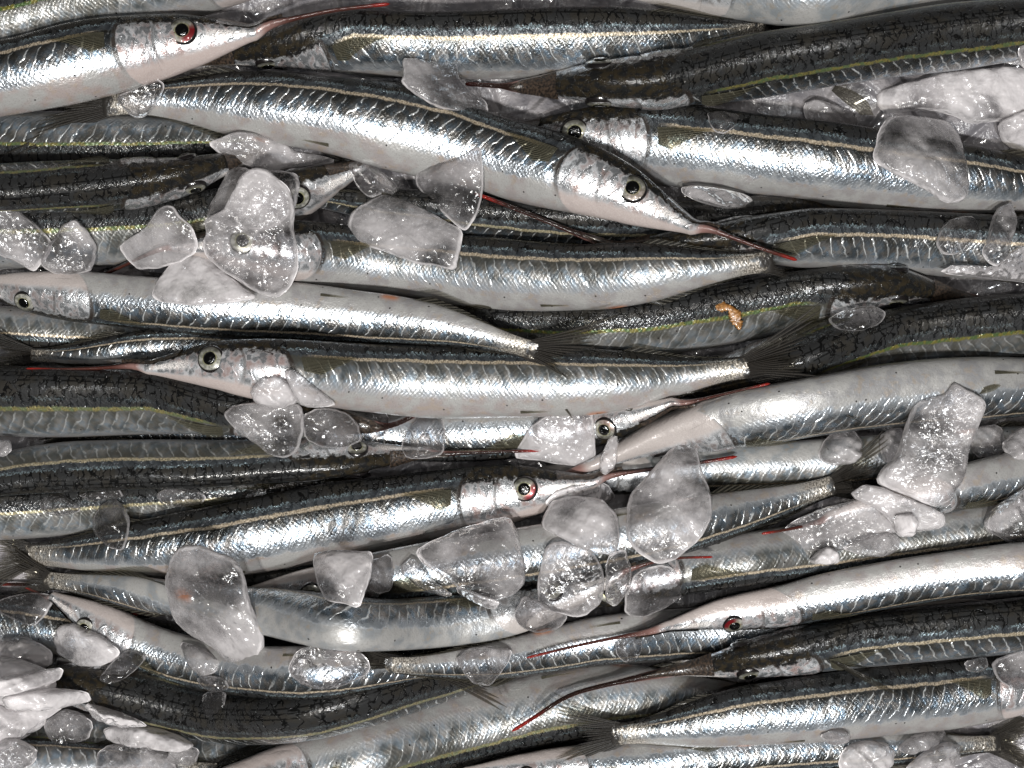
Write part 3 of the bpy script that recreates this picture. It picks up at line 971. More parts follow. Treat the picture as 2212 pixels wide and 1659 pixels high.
fish('f12', 'dark fish with blue eye peeking right from behind the tall ice pair, upper left',
     [(775, 352), (685, 396), (600, 436), (500, 472), (380, 494), (200, 506), (0, 508), (-300, 500)], 74, roll=44, u0=0, u1=.84, yellow=.9, tone=.3, pink=.3)
fish('f11', 'brown-headed dark fish with yellow line and sparkling wet back at the left edge',
     [(545, 330), (470, 357), (380, 384), (250, 398), (100, 404), (0, 408), (-300, 418)], 58, side=-1, roll=[(0, 100), (.2, 85), (.4, 72)], u0=0, u1=.68, yellow=.8)
fish('f03', 'black-backed fish with bright silver stripe across the top centre',
     [(440, 128), (520, 112), (620, 98), (720, 92), (900, 97), (1100, 96), (1260, 91), (1450, 80), (1640, 66)], 71, roll=[(0, 102), (.14, 96), (.28, 46)], u0=0, u1=.98, tone=1, yellow=.1)
fish('f06', 'pale bluish fish cut off by the top edge, right of centre',
     [(1330, -36), (1430, -36), (1600, -30), (1750, -22), (1900, -38), (2150, -72)], 72, roll=22, u0=0, u1=.72, tone=.35, pink=.0)
fish('f04', 'big black scaly-backed fish slanting across the top right corner',
     [(1130, 188), (1250, 180), (1350, 178), (1444, 172), (1690, 134), (1965, 92), (2212, 62), (2600, 22)], 72, roll=[(0, 112), (.2, 95), (.35, 82)], u0=0, u1=.98, beak=[(1080, 186), (1005, 181)], yellow=.9, redtip=.15,
     fins=[((1800, 190), (1885, 250), 42, .1)])
fish('f08', 'black-backed fish with cream stripe at the right edge, its red beak reaching left',
     [(1330, 534), (1450, 530), (1600, 519), (1722, 515), (1900, 519), (2100, 532), (2300, 546), (2650, 560)], 67, roll=[(0, 85), (.18, 75), (.3, 42)], u0=0, u1=.98, beak=[(1240, 502), (1130, 457), (1025, 417)], tone=.7)
fish('f07', 'bright silver fish at the right, its dark-eyed head tucked behind the curved centre-top fish',
     [(1090, 272), (1215, 292), (1330, 303), (1444, 313), (1700, 342), (1900, 368), (2103, 390), (2300, 410), (2440, 424)], 83, roll=20, tone=1, u0=0, u1=1, ribs=.6)
fish('f16', 'dark arched fish with yellow line carrying an orange scrap, right of centre',
     [(2070, 640), (1960, 618), (1895, 617), (1791, 634), (1652, 664), (1444, 700), (1250, 714), (1069, 708), (880, 694)], 70, roll=[(0, 98), (.14, 88), (.28, 52)], u0=0, u1=.93, yellow=.95, tone=.25)
fish('f17', 'dark fish with yellow-green line at the right edge, behind a spread tail',
     [(1390, 832), (1540, 818), (1680, 786), (1790, 752), (1912, 733), (2212, 700), (2600, 655)], 72, roll=[(0, 112), (.25, 92), (.38, 60)], u0=0, u1=.86, yellow=.95, tone=.25)
fish('f20', 'dark-backed fish with green line and orange stain at the left edge, under a red beak',
     [(800, 922), (690, 902), (560, 882), (400, 872), (200, 869), (0, 867), (-350, 860)], 78, roll=[(0, 100), (.25, 80), (.36, 56)], u0=0, u1=.92, yellow=.8, tone=.3, beak=[(850, 918), (910, 890)])
fish('f19', 'small silver-tailed fish with its tail at the left edge above the long red beak',
     [(620, 768), (450, 752), (300, 752), (150, 766), (48, 766)], 44, roll=15, side=1, u0=.42, u1=1, tone=.8, tail_len=120)
fish('f21', 'black wet fish with a row of white glints at the lower left',
     [(910, 982), (790, 986), (650, 992), (450, 1001), (250, 1004), (100, 1012), (0, 1026), (-260, 1075)], 56, side=-1, roll=60, u0=0, u1=.95, yellow=.3, tone=.3)
fish('f43', 'shaded bluish belly of a fish under the broad pale fish at right',
     [(1180, 1034), (1360, 1022), (1531, 1012), (1800, 1000), (2000, 984), (2212, 958), (2400, 930)], 54, side=-1, roll=-18, u0=.05, u1=.98, tone=.35, pink=.0)
fish('f47', 'grey dark-backed fish in shade above the fish with the red eye, right',
     [(1230, 1292), (1444, 1236), (1650, 1203), (1800, 1186), (2000, 1160), (2212, 1130), (2500, 1096)], 57, side=-1, roll=12, u0=.05, u1=.98, tone=.2)
fish('f46', 'pale-bellied fish with a brown-edged fin at the right edge, beyond the tall ice slab',
     [(1790, 1122), (1880, 1096), (2041, 1060), (2212, 1022), (2700, 930)], 58, side=-1, roll=-35, u0=0, u1=.8, beak=[(1720, 1140), (1645, 1153)], tone=.8)
fish('f45', 'fish seen tail first, its cream tail stalk pointing up right below the broad pale fish',
     [(1000, 1222), (1200, 1192), (1350, 1163), (1480, 1136), (1560, 1116), (1700, 1080), (1822, 1043)], 64, side=-1, roll=0, u0=.36, u1=1, tone=.75, tail_len=130)
fish('f22', 'lit silver fish with bloodshot eye and dark beak pointing right, lower centre',
     [(1275, 1030), (1200, 1047), (1117, 1064), (1020, 1078), (930, 1092), (722, 1127), (520, 1163), (347, 1181), (194, 1194), (45, 1199)], 79, roll=10, u0=0, u1=1, tone=1, pink=.8, blood=1,
     beak=[(1400, 1014), (1500, 1001), (1593, 986)], tail_len=120, ribs=.75)
fish('f41', 'broad pale belly-up fish with chevron flank at the right edge',
     [(1280, 1002), (1360, 968), (1444, 938), (1617, 902), (1791, 872), (1965, 851), (2212, 838), (2620, 830)], 71, side=-1, roll=[(0, -98), (.12, -75), (.25, -45), (.6, -34)], u0=0, u1=.98, tone=.8, pink=.3,
     fins=[((2100, 850), (2160, 832), 16, .4)])
fish('f42', 'silver head with yellow eye under ice, its dark red beak pointing up right',
     [(1455, 878), (1380, 900), (1301, 914), (1200, 926), (1050, 934), (900, 936), (650, 934)], 60, side=-1, roll=-4, u0=0, u1=.62, beak=[(1520, 862), (1600, 843), (1664, 828)], tone=.9, blood=.4)
fish('f15', 'grey ribbed fish in the middle with its head under ice, above the thin silver fish',
     [(385, 520), (500, 528), (620, 541), (722, 554), (895, 574), (1069, 592), (1243, 598), (1347, 594), (1490, 581), (1670, 563)], 73, roll=10, u0=0, u1=1, tone=.45, beak=[(320, 548), (230, 590), (140, 622)], tail_len=60, tail_spread=10)
fish('f18', 'complete grey fish across the middle, long red beak left and fanned tail right',
     [(322, 784), (447, 786), (520, 794), (590, 801), (722, 811), (895, 822), (1069, 825), (1243, 826), (1416, 817), (1530, 803), (1632, 790)], 75, roll=3, u0=0, u1=1,
     beak=[(240, 793), (150, 797), (55, 797)], tone=.4, pink=.8, tail_len=200)
fish('f14', 'shiny silver fish lying back-down at left, its dark split tail over the grey fish',
     [(-72, 622), (60, 632), (173, 642), (347, 658), (590, 671), (722, 680), (895, 696), (1000, 716), (1121, 749), (1165, 763)], 62, side=-1, roll=-22, u0=0, u1=1, tone=1.2, pink=.4, tail_len=165, tail_spread=32)
fish('f05', 'big curved silver fish with tan stripe at centre top, head pointing down right',
     [(1502, 481), (1451, 461), (1378, 432), (1250, 384), (1069, 335), (900, 286), (722, 249), (520, 226), (347, 216), (222, 222)], 84, roll=3, u0=0, u1=1,
     beak=[(1570, 508), (1650, 538), (1722, 562)], tone=.9, pink=.7, blood=.25, tail_len=210, tail_spread=15, ribs=1.0)
fish('f02', 'pink silver fish with large bloody eye at top left, red beak along the top edge',
     [(548, 58), (470, 74), (385, 92), (300, 108), (215, 124), (100, 150), (0, 169), (-300, 214), (-700, 250)], 84, roll=6, u0=0, u1=.97,
     beak=[(620, 43), (720, 22), (842, 8)], tone=1, pink=1, blood=1, ribs=0.9)
fish('f31', 'lilac grey fish slanting up from the bottom edge with green line and black back below',
     [(400, 1724), (600, 1682), (760, 1643), (895, 1604), (1069, 1556), (1243, 1518), (1400, 1506), (1650, 1512)], 76, side=-1, roll=12, u0=.02, u1=.96, tone=.35, yellow=.7, pink=.7)
fish('f30', 'black cross-lined fish curving like a bowl at the bottom left',
     [(5, 1434), (121, 1464), (278, 1496), (416, 1531), (520, 1544), (660, 1537), (780, 1508), (900, 1471), (1040, 1434), (1230, 1398)], 70, roll=78, u0=0, u1=.98, yellow=.6)
fish('f25', 'small silver head with black beak pointing up left at lower left, yellow eye',
     [(112, 1296), (215, 1347), (300, 1392), (400, 1428), (500, 1446), (620, 1454), (760, 1450), (930, 1446)], 57, side=-1, roll=-8, u0=0, u1=.95, beak=[(84, 1282), (55, 1268)], tone=1.2, pink=.5,
     lift=0.0)
fish('f27', 'slender silver fish with cream stripe and black back edge, crossed by a dark red beak',
     [(1900, 1338), (1600, 1362), (1330, 1380), (1200, 1404), (1069, 1426), (930, 1438), (812, 1436)], 56, side=-1, roll=-14, u0=.20, u1=1, tone=.9, tail_len=110, squish=.35)
fish('f23', 'pale blue-grey belly of a fish whose lit dark tail is at the lower left edge',
     [(1330, 1238), (1260, 1270), (1140, 1312), (930, 1346), (760, 1346), (600, 1322), (470, 1302), (347, 1288), (173, 1263), (85, 1252)], 55, side=-1,
     roll=[(0, -150), (.5, -146), (.62, -120), (.75, -60), (.85, -15), (1, 0)], u0=0, u1=1, beak=[(1440, 1208), (1540, 1203)], tone=.9, pink=.1, tail_len=120, dors=1.3, squish=.55)
fish('f32', 'bright silver fish at the bottom right with its tail to the left',
     [(2380, 1456), (2212, 1480), (2034, 1502), (1860, 1520), (1617, 1547), (1444, 1573), (1318, 1588)], 73, roll=4, u0=0, u1=1, tone=1.2, pink=.6, tail_len=185, tail_spread=20)
fish('f29', 'black-backed fish with dark eye low on its pink cheek, right below the red-eyed fish',
     [(1470, 1446), (1560, 1434), (1635, 1420), (1791, 1394), (1999, 1370), (2212, 1350), (2700, 1308)], 68, roll=[(0, 74), (.16, 68), (.3, 50)], u0=0, u1=.97, beak=[(1380, 1464), (1290, 1484), (1224, 1503), (1162, 1545), (1105, 1580)], tone=.7, pink=1, yellow=.15,
     fins=[((1792, 1424), (1940, 1501), 15, .1)])
fish('f28', 'pale fish with red eye near its lower edge and very long dark beak pointing left',
     [(1440, 1360), (1560, 1328), (1687, 1310), (1791, 1286), (1965, 1256), (2138, 1232), (2300, 1222), (2640, 1204)], 56, side=-1, roll=-28, u0=0, u1=.95, beak=[(1360, 1372), (1250, 1394), (1137, 1421)], tone=.9, pink=.6, blood=1, ribs=1.0)

ICES = {}
def ice(key, label, poly, thick=6.0, frost=0.35): ICES[key] = (label, poly, thick, frost)

ice('i14', 'wide lavender slab of ice at the right edge below the big black fish', [(1897, 195), (1940, 182), (2050, 152), (2200, 140), (2260, 150), (2260, 250), (2170, 258), (2100, 266), (2060, 242), (1980, 234), (1920, 242), (1900, 226)], 10, .82)
ice('i15', 'oblong clear ice bar below the small dark fin at upper right', [(1733, 225), (1760, 215), (1800, 225), (1850, 235), (1867, 260), (1845, 277), (1790, 270), (1740, 260)], 8, .4)
ice('i16', 'pale rounded ice cut by the right edge beside the big egg-shaped chunk', [(2150, 268), (2200, 242), (2250, 235), (2260, 320), (2200, 322), (2165, 300)], 8, .82)
ice('i17', 'small ice bit at the right edge beside the black fish flank', [(2198, 104), (2220, 90), (2250, 95), (2250, 145), (2212, 140)], 8, .6)
ice('i70', 'thin clear ice flake on the back of the bright silver fish, upper right', [(1528, 240), (1560, 236), (1600, 246), (1590, 270), (1565, 290), (1545, 288), (1532, 265)], 3, .12)
ice('i12', 'oval clear ice lozenge below the belly of the bright silver fish at right', [(1474, 402), (1500, 396), (1560, 405), (1618, 418), (1630, 435), (1610, 452), (1560, 452), (1500, 432), (1476, 416)], 6, .4)
ice('i11', 'folded ice flake between the top centre fish and the curved fish', [(868, 127), (900, 124), (950, 126), (985, 125), (990, 160), (1010, 185), (1050, 210), (1057, 240), (1040, 252), (1000, 245), (940, 235), (890, 205), (870, 185), (876, 165)], 5, .32)
ice('i75', 'clear wet blob of ice under the chin of the top left fish', [(245, 210), (300, 187), (340, 170), (357, 185), (345, 210), (312, 250), (280, 252)], 4, .12)
ice('i04', 'pointed ice flake lying just below the belly of the curved centre-top fish', [(457, 317), (480, 305), (520, 290), (560, 292), (620, 310), (640, 325), (700, 330), (718, 338), (690, 350), (640, 356), (580, 368), (545, 362), (500, 345), (475, 335)], 6, .5)
ice('i05', 'smoky clear ice block behind the tallest chunk at upper left', [(480, 352), (510, 350), (540, 362), (590, 362), (640, 372), (646, 400), (640, 450), (600, 500), (520, 500), (437, 470), (450, 430), (470, 390)], 7, .28)
ice('i06', 'tall lumpy clear ice chunk at upper left, largest of that cluster', [(497, 430), (520, 385), (555, 368), (590, 372), (625, 410), (640, 450), (630, 490), (640, 530), (637, 580), (620, 620), (585, 642), (550, 630), (500, 600), (450, 565), (430, 545), (425, 520), (440, 500), (440, 470), (480, 455)], 9, .5)
ice('i07', 'broad milky ice wedge on the shoulder of the thin silver fish at left', [(365, 552), (400, 545), (430, 540), (450, 555), (490, 590), (525, 620), (565, 645), (500, 657), (420, 662), (350, 655), (322, 640), (330, 610), (350, 580)], 6, .75)
ice('i03', 'flat ice plate tinged green by the fish line beneath, left', [(243, 530), (262, 515), (310, 495), (340, 460), (365, 447), (385, 452), (395, 470), (425, 490), (432, 545), (380, 567), (330, 577), (285, 580), (265, 560)], 4, .35)
ice('i01', 'leaf-shaped ice piece cut by the left edge beside dark fish', [(-30, 428), (0, 421), (20, 421), (38, 437), (52, 465), (80, 489), (101, 520), (97, 541), (75, 565), (52, 584), (22, 562), (-25, 545)], 6, .42)
ice('i02', 'small rounded ice piece beside the leaf-shaped one at the left edge', [(100, 540), (118, 518), (142, 485), (168, 474), (188, 495), (203, 525), (200, 560), (183, 585), (150, 595), (110, 590), (84, 576), (86, 560)], 7, .42)
ice('i08', 'small squarish ice piece resting against the big plate below the curved fish', [(750, 352), (775, 340), (800, 340), (815, 360), (845, 385), (863, 410), (862, 428), (830, 417), (800, 430), (775, 410), (760, 380)], 5, .42)
ice('i09', 'big flat ice plate on the grey ribbed fish, centre left', [(743, 480), (755, 455), (790, 430), (830, 415), (870, 425), (900, 440), (960, 475), (1000, 495), (998, 540), (985, 588), (940, 575), (890, 570), (840, 545), (790, 530), (750, 510)], 6, .46)
ice('i10', 'triangular clear ice shard hanging off the curved fish belly over a red beak tip', [(893, 365), (930, 350), (980, 345), (1035, 318), (1045, 350), (1043, 420), (1030, 470), (1005, 500), (985, 485), (950, 450), (915, 420), (893, 385)], 5, .32)
ice('i13', 'large egg-shaped clear ice chunk on the bright silver fish at right', [(1883, 332), (1900, 280), (1930, 242), (1960, 236), (2010, 240), (2070, 245), (2095, 290), (2098, 360), (2090, 420), (2070, 442), (2030, 440), (1985, 410), (1920, 380), (1887, 352)], 9, .42)
ice('i18', 'roundish clear ice on the cream stripe near the right edge', [(2050, 475), (2080, 465), (2110, 462), (2122, 490), (2107, 520), (2080, 545), (2040, 552), (2023, 530), (2030, 500)], 6, .3)
ice('i19', 'finger of ice slanting down at the right edge', [(2150, 470), (2170, 442), (2200, 430), (2207, 470), (2190, 510), (2172, 552), (2150, 577), (2130, 570), (2118, 545), (2135, 515)], 7, .55)
ice('i20', 'low melting ice slab at the right edge below the finger of ice', [(2185, 540), (2240, 520), (2250, 612), (2150, 602), (2030, 588), (2065, 570), (2135, 582)], 5, .5)
ice('i21', 'small clear ice shard on the belly of the dark arched fish', [(1788, 690), (1810, 675), (1860, 660), (1900, 660), (1920, 675), (1900, 700), (1850, 718), (1805, 712)], 5, .25)
ice('i22', 'domed ice knob standing above the arrowhead ice, left of centre', [(538, 842), (565, 815), (605, 812), (627, 830), (642, 870), (600, 884), (545, 872)], 7, .6)
ice('i22b', 'arrowhead-shaped clear ice hanging below the grey middle fish', [(483, 892), (500, 880), (540, 868), (600, 872), (656, 872), (657, 920), (640, 975), (610, 992), (580, 988), (545, 960), (500, 925), (485, 905)], 7, .32)
ice('i23', 'small ice wedge against the belly of the grey middle fish', [(616, 802), (638, 798), (680, 835), (720, 873), (700, 882), (650, 880), (633, 850)], 5, .5)
ice('i24', 'brownish clear ice lump in the shade right of the arrowhead ice', [(655, 897), (690, 880), (740, 885), (770, 915), (782, 950), (740, 972), (690, 966), (660, 950)], 6, .18)
ice('i25', 'dim flat ice sliver below the grey middle fish near a hidden eye', [(775, 902), (800, 890), (842, 895), (836, 940), (790, 952)], 4, .28)
ice('i26', 'dark clear ice with a bright rim in the shaded gap at centre', [(865, 968), (880, 925), (905, 900), (952, 900), (962, 940), (957, 980), (930, 991), (880, 991)], 6, .12)
ice('i27', 'milky ice plate over the gills of the upside-down head at centre', [(1105, 990), (1140, 930), (1170, 900), (1200, 886), (1276, 884), (1287, 940), (1290, 1000), (1275, 1016), (1200, 1002), (1150, 996)], 5, .5)
ice('i28', 'narrow ice splinter beside the yellow eye at centre', [(1292, 1002), (1318, 940), (1337, 945), (1332, 1010), (1302, 1030)], 4, .55)
ice('i31', 'soft milky ice under the beak root of the bloodshot-eyed fish', [(1175, 1085), (1200, 1058), (1260, 1042), (1312, 1045), (1335, 1078), (1310, 1096), (1200, 1100)], 5, .7)
ice('i30', 'rounded milky ice lump below the beak of the bloodshot-eyed fish', [(1165, 1142), (1190, 1087), (1240, 1075), (1300, 1078), (1332, 1110), (1340, 1160), (1325, 1196), (1270, 1192), (1210, 1162)], 8, .65)
ice('i29', 'pear-shaped speckled ice over the dark beak, right of centre', [(1349, 1150), (1360, 1080), (1400, 1030), (1450, 980), (1488, 943), (1512, 953), (1517, 1010), (1537, 1060), (1537, 1110), (1510, 1160), (1460, 1200), (1420, 1213), (1373, 1195)], 8, .55)
ice('i32', 'large pointed clear ice plate under the throat of the bloodshot-eyed fish', [(893, 1190), (940, 1165), (1000, 1145), (1060, 1125), (1102, 1118), (1117, 1150), (1132, 1220), (1137, 1260), (1110, 1286), (1060, 1297), (1020, 1282), (960, 1247), (915, 1216)], 6, .36)
ice('i32b', 'small curled ice edge below the large pointed plate at lower centre', [(983, 1270), (1010, 1275), (1060, 1290), (1082, 1300), (1065, 1320), (1020, 1302), (990, 1287)], 4, .6)
ice('i33', 'smoky ice block between the pointed plate and the narrow ice, lower centre', [(1158, 1262), (1175, 1190), (1200, 1168), (1280, 1190), (1312, 1250), (1302, 1300), (1260, 1336), (1200, 1326), (1165, 1312)], 7, .4)
ice('i34', 'wet rounded ice with bright glints at the chin of the blue-grey belly fish', [(1108, 1322), (1130, 1280), (1170, 1300), (1232, 1335), (1212, 1366), (1165, 1374), (1123, 1357)], 7, .3)
ice('i35', 'narrow upright clear ice right of the smoky block, lower centre', [(1308, 1202), (1348, 1180), (1367, 1230), (1357, 1290), (1332, 1322), (1308, 1302)], 6, .3)
ice('i36', 'flat dim ice plate above the very long dark beak', [(1348, 1292), (1370, 1230), (1440, 1215), (1482, 1260), (1475, 1300), (1400, 1340), (1350, 1330)], 4, .3)
ice('i39', 'dim clear ice sliver in the black gap left of the pointed plate', [(858, 1232), (890, 1200), (940, 1258), (980, 1287), (960, 1292), (905, 1272)], 4, .2)
ice('i38', 'small dim ice tab in the black gap at lower centre', [(798, 1212), (842, 1200), (850, 1240), (846, 1277), (815, 1282), (793, 1265)], 5, .2)
ice('i37', 'shield-shaped milky ice below the lit fish, lower left of centre', [(663, 1205), (700, 1195), (760, 1193), (807, 1193), (802, 1240), (792, 1280), (780, 1310), (740, 1302), (700, 1297), (680, 1260)], 6, .52)
ice('i40', 'small peaked clear ice on the tail end of the lit fish, left', [(188, 1122), (205, 1095), (235, 1078), (260, 1095), (279, 1120), (282, 1160), (270, 1188), (235, 1182), (195, 1152)], 8, .22)
ice('i41', 'biggest upright ice slab at lower left, lying over two fish', [(343, 1262), (365, 1200), (390, 1174), (440, 1178), (510, 1198), (532, 1230), (542, 1290), (562, 1340), (575, 1385), (562, 1425), (530, 1449), (490, 1446), (440, 1402), (385, 1377), (355, 1352), (350, 1300)], 9, .46)
ice('i42', 'small clear ice under the foot of the biggest lower left slab', [(373, 1392), (430, 1400), (482, 1425), (477, 1445), (440, 1462), (408, 1447)], 5, .35)
ice('i43', 'dark clear ice bead on the rim of the bowl-curved black fish', [(418, 1472), (445, 1460), (490, 1462), (498, 1485), (470, 1497), (430, 1492)], 5, .15)
ice('i44', 'clear drip of ice on the back of the bowl-curved black fish', [(433, 1502), (490, 1490), (487, 1530), (460, 1562), (440, 1552), (431, 1525)], 4, .15)
ice('i45', 'smooth lavender ice slab beside the small downward head, lower left', [(98, 1387), (120, 1355), (160, 1349), (220, 1370), (270, 1400), (257, 1420), (215, 1441), (165, 1449), (110, 1422)], 7, .8)
ice('i46', 'thin clear ice film under the lit tail at the left edge', [(-10, 1297), (50, 1284), (100, 1284), (114, 1300), (100, 1330), (75, 1353), (30, 1337), (-10, 1322)], 4, .28)
ice('i47', 'dark clear ice splinter between the lavender slab and the bowl-curved fish', [(213, 1467), (240, 1430), (270, 1405), (317, 1420), (280, 1460), (230, 1482)], 5, .15)
ice('i48a', 'uppermost lavender ice block of the heap at the lower left edge', [(-25, 1392), (40, 1380), (65, 1390), (112, 1410), (112, 1440), (60, 1457), (0, 1472), (-25, 1470)], 12, .82)
ice('i48k', 'thick soft lavender ice mass at the bottom of the lower left heap', [(-25, 1420), (60, 1425), (118, 1445), (128, 1480), (100, 1525), (40, 1545), (-25, 1540)], 14, .85)
ice('i48l', 'rounded white melting ice along the left edge just above the bottom corner', [(-25, 1535), (40, 1528), (95, 1535), (88, 1575), (40, 1600), (-25, 1605)], 12, .85)
ice('i48d', 'pale triangular ice at the left edge near the bottom', [(-25, 1502), (20, 1538), (100, 1528), (122, 1540), (60, 1580), (30, 1612), (-25, 1620)], 9, .82)
ice('i48f', 'round clear ice over a green line in the bottom left heap', [(93, 1562), (130, 1535), (165, 1545), (197, 1570), (187, 1602), (130, 1607), (103, 1587)], 6, .32)
ice('i48e', 'pale ice sliver along the rim of the bowl-curved fish, bottom left', [(173, 1520), (240, 1535), (300, 1558), (318, 1574), (260, 1572), (196, 1557)], 9, .82)
ice('i48c', 'flat lavender ice slab below the brown head of the bowl-curved fish', [(8, 1497), (100, 1488), (170, 1503), (184, 1530), (110, 1537), (20, 1532)], 10, .82)
ice('i48b', 'short lavender ice ledge second from the top of the lower left heap', [(-25, 1467), (60, 1457), (120, 1454), (112, 1482), (60, 1492), (10, 1502), (-25, 1492)], 10, .82)
ice('i48h', 'clear rounded ice in the very bottom left corner', [(-25, 1620), (10, 1595), (40, 1605), (67, 1625), (67, 1652), (30, 1680), (-25, 1680)], 8, .5)
ice('i48i', 'wet ice block at the bottom edge right of the orange vent', [(208, 1617), (300, 1610), (360, 1638), (384, 1680), (208, 1680)], 9, .5)
ice('i48g', 'long lavender ice bar below the bowl-curved fish', [(203, 1592), (230, 1578), (300, 1568), (380, 1584), (429, 1605), (410, 1617), (300, 1614), (215, 1612)], 10, .82)
ice('i48j', 'small glassy ice knob at the right end of the long lavender bar', [(358, 1642), (370, 1615), (400, 1609), (427, 1625), (417, 1657), (380, 1657)], 7, .3)
ice('i49', 'clear flat-bottomed ice chunk beside the biggest lower left slab, on its right', [(618, 1442), (640, 1410), (680, 1394), (760, 1398), (792, 1425), (802, 1450), (770, 1472), (710, 1494), (650, 1482), (625, 1466)], 8, .38)
ice('i50', 'tooth-shaped clear ice left of the long dark beak tip', [(983, 1422), (1010, 1400), (1060, 1398), (1110, 1410), (1097, 1440), (1070, 1476), (1050, 1488), (1020, 1476), (1000, 1450)], 7, .42)
ice('i51', 'round drop of clear ice under the very long dark beak', [(1328, 1392), (1350, 1376), (1387, 1380), (1390, 1405), (1377, 1430), (1350, 1434), (1333, 1415)], 5, .2)
ice('i54', 'grainy grey ice left of the tallest slab at right', [(1903, 942), (1930, 925), (1962, 925), (1957, 960), (1942, 990), (1910, 1002), (1898, 970)], 6, .5)
ice('i53', 'ball of crinkled ice on the dark tail fin at right', [(1773, 982), (1790, 950), (1815, 930), (1850, 928), (1869, 955), (1862, 985), (1840, 1002), (1800, 1007), (1776, 997)], 11, .55)
ice('i55', 'broad clear ice sheet with pink tint between two fish, lower right', [(1688, 1162), (1720, 1130), (1780, 1100), (1850, 1080), (1920, 1060), (1937, 1100), (1947, 1140), (1900, 1162), (1850, 1182), (1790, 1192), (1720, 1192)], 5, .42)
ice('i56', 'lumpy ice at the foot of the tallest right slab', [(1838, 1072), (1870, 1048), (1900, 1050), (1960, 1075), (2010, 1095), (2042, 1110), (2042, 1140), (1980, 1152), (1940, 1142), (1900, 1102)], 6, .5)
ice('i52', 'tallest slab of milky ice at right, standing across the pale fish', [(1902, 1041), (1909, 1016), (1944, 985), (1961, 923), (1978, 867), (2010, 855), (2046, 850), (2062, 822), (2086, 836), (2121, 855), (2131, 871), (2117, 912), (2093, 971), (2086, 1027), (2058, 1084), (2017, 1097), (1930, 1063)], 9, .55)
ice('i57', 'small white ice pebble under the tallest right slab', [(1933, 1115), (1970, 1108), (1987, 1130), (1977, 1162), (1943, 1162)], 7, 1.0)
ice('i59', 'clear bar of ice along the grey fish, right of the white cone', [(1813, 1182), (1870, 1160), (1930, 1150), (1952, 1165), (1952, 1190), (1920, 1207), (1860, 1202)], 6, .3)
ice('i58', 'small white cone of ice on the dark grey fish, right', [(1748, 1216), (1770, 1190), (1790, 1180), (1810, 1190), (1820, 1219), (1780, 1222)], 8, 1.0)
ice('i60', 'lavender ice slab at the right edge above the red-eyed fish', [(2128, 1132), (2150, 1100), (2212, 1060), (2250, 1050), (2255, 1195), (2180, 1172), (2140, 1152)], 8, .6)
ice('i61', 'dull pink ice behind the tallest slab at the right edge', [(2098, 927), (2170, 915), (2177, 960), (2160, 987), (2100, 987)], 5, .4)
ice('i62', 'pale ice corner at the right edge beside the dull pink ice', [(2163, 962), (2200, 930), (2250, 915), (2250, 992), (2180, 997)], 6, .6)
ice('i63', 'small clear ice crumb near the right edge above the bright bottom fish', [(2083, 1430), (2130, 1418), (2142, 1440), (2120, 1457), (2093, 1452)], 5, .3)
ice('i64', 'smooth grey ice at the right edge over the gills of the bright bottom fish', [(2138, 1427), (2212, 1400), (2250, 1405), (2250, 1500), (2190, 1492), (2150, 1462)], 6, .42)
ice('i65', 'small clear ice block hanging below the bright bottom right fish', [(1772, 1590), (1800, 1578), (1840, 1588), (1840, 1612), (1790, 1610)], 8, .45)
ice('i67', 'pinkish clear ice left of the red beak tip at the bottom right', [(1933, 1612), (1960, 1595), (2020, 1578), (2054, 1588), (2052, 1606), (2000, 1622), (1950, 1627)], 8, .45)
ice('i66', 'lilac ice lump at the bottom edge, right', [(1813, 1642), (1830, 1615), (1870, 1600), (1920, 1610), (1942, 1630), (1934, 1670), (1820, 1675)], 11, .7)
ice('i68', 'white wet ice lump at the bottom edge right of the lilac one', [(1955, 1655), (1990, 1625), (2050, 1603), (2087, 1620), (2087, 1647), (2060, 1680), (1955, 1680)], 10, .6)
ice('i73', 'thin dark ice film under the black wet fish at left', [(168, 1067), (258, 1055), (267, 1075), (190, 1087)], 3, .15)
ice('i71', 'dim ice lens at the left edge above the lit fish tail', [(83, 1082), (120, 1065), (160, 1085), (172, 1105), (130, 1117), (88, 1106)], 4, .22)
ice('i72', 'small dark clear ice bar right of the dim lens, left', [(338, 1067), (365, 1050), (420, 1060), (444, 1075), (430, 1092), (370, 1097), (343, 1087)], 5, .12)
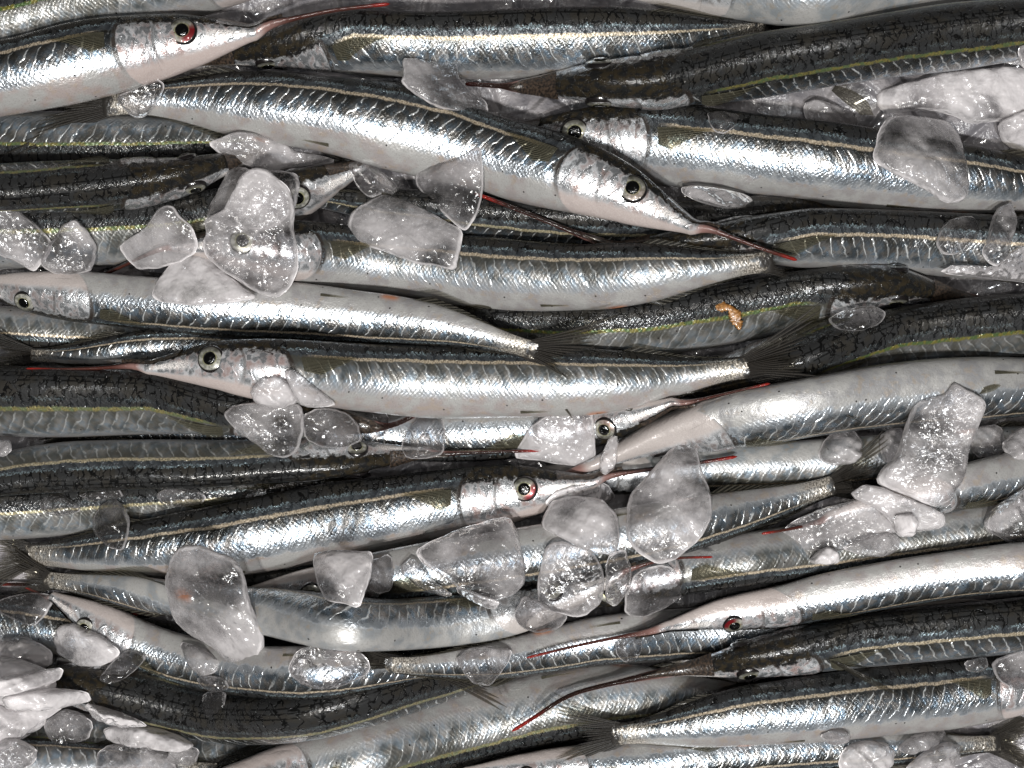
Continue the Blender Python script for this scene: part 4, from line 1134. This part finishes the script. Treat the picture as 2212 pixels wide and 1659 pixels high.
ice('i74', 'tiny ice bit at the left edge beside the black wet fish', [(-15, 952), (18, 950), (27, 972), (12, 986), (-15, 987)], 5, .35)

ORDER = ('f49 f50 f51 f40 f48 f01 f39 f37 f36 f34 f33 f13 f12 f11 f03 f06 f04 i14 i15 f08 f07 f16 f17 f43 f41 f42 i25 f20 f19 f21 '
         'i72 i73 i71 f47 f46 i60 f45 f22 f15 f18 f14 f05 f02 f31 f30 f25 f27 f23 f32 f29 f28').split()
ORDER += [k for k in ICES if k not in ORDER]
for key in ORDER:
    if key in F:
        lb, pts, hh, kw = F[key]
        make_fish(lb, pts, hh, **kw)
    else:
        make_ice_piece(*ICES[key])

# ------------------------------------------------------------------ orange scrap of flesh on the dark arched fish
def make_scrap():
    line = catmull([(1546, 666), (1562, 662), (1578, 668), (1588, 682), (1594, 698), (1597, 712)], 8)
    n = len(line)
    wd = np.interp(np.linspace(0, 1, n), [0, .15, .35, .6, .85, 1], [4, 13, 7, 14, 10, 4])
    v = []; f = []
    M = 12
    r = random.Random(3)
    for i in range(n):
        t = line[min(i + 1, n - 1)] - line[max(i - 1, 0)]; t /= np.hypot(*t); nn = np.array([-t[1], t[0]])
        for j in range(M):
            a = 2 * math.pi * j / M
            q = line[i] + nn * wd[i] * math.cos(a) * r.uniform(.5, 1.35)
            x, y = d2w(q[0], q[1], 0.04)
            zz = hget(np.array([x]), np.array([y]))[0]
            x, y = d2w(q[0], q[1], zz)
            v.append((float(x), float(y), float(zz + 0.0004 + 0.0006 * math.sin(a) * r.uniform(.4, 1.5))))
    for i in range(n - 1):
        for j in range(M):
            f.append((i * M + j, i * M + (j + 1) % M, (i + 1) * M + (j + 1) % M, (i + 1) * M + j))
    f.append(tuple(range(M))); f.append(tuple((n - 1) * M + j for j in range(M))[::-1])
    v = np.array(v); org = v.mean(0); org[2] = v[:, 2].min()
    o = mesh_obj('flesh_scrap', v, f, SCRAP, origin=org); o.location = org
    tagit(o, 'orange brown scrap of flesh stuck on the dark arched fish', 'fish scrap', 'scraps')
    del o['group']
make_scrap()
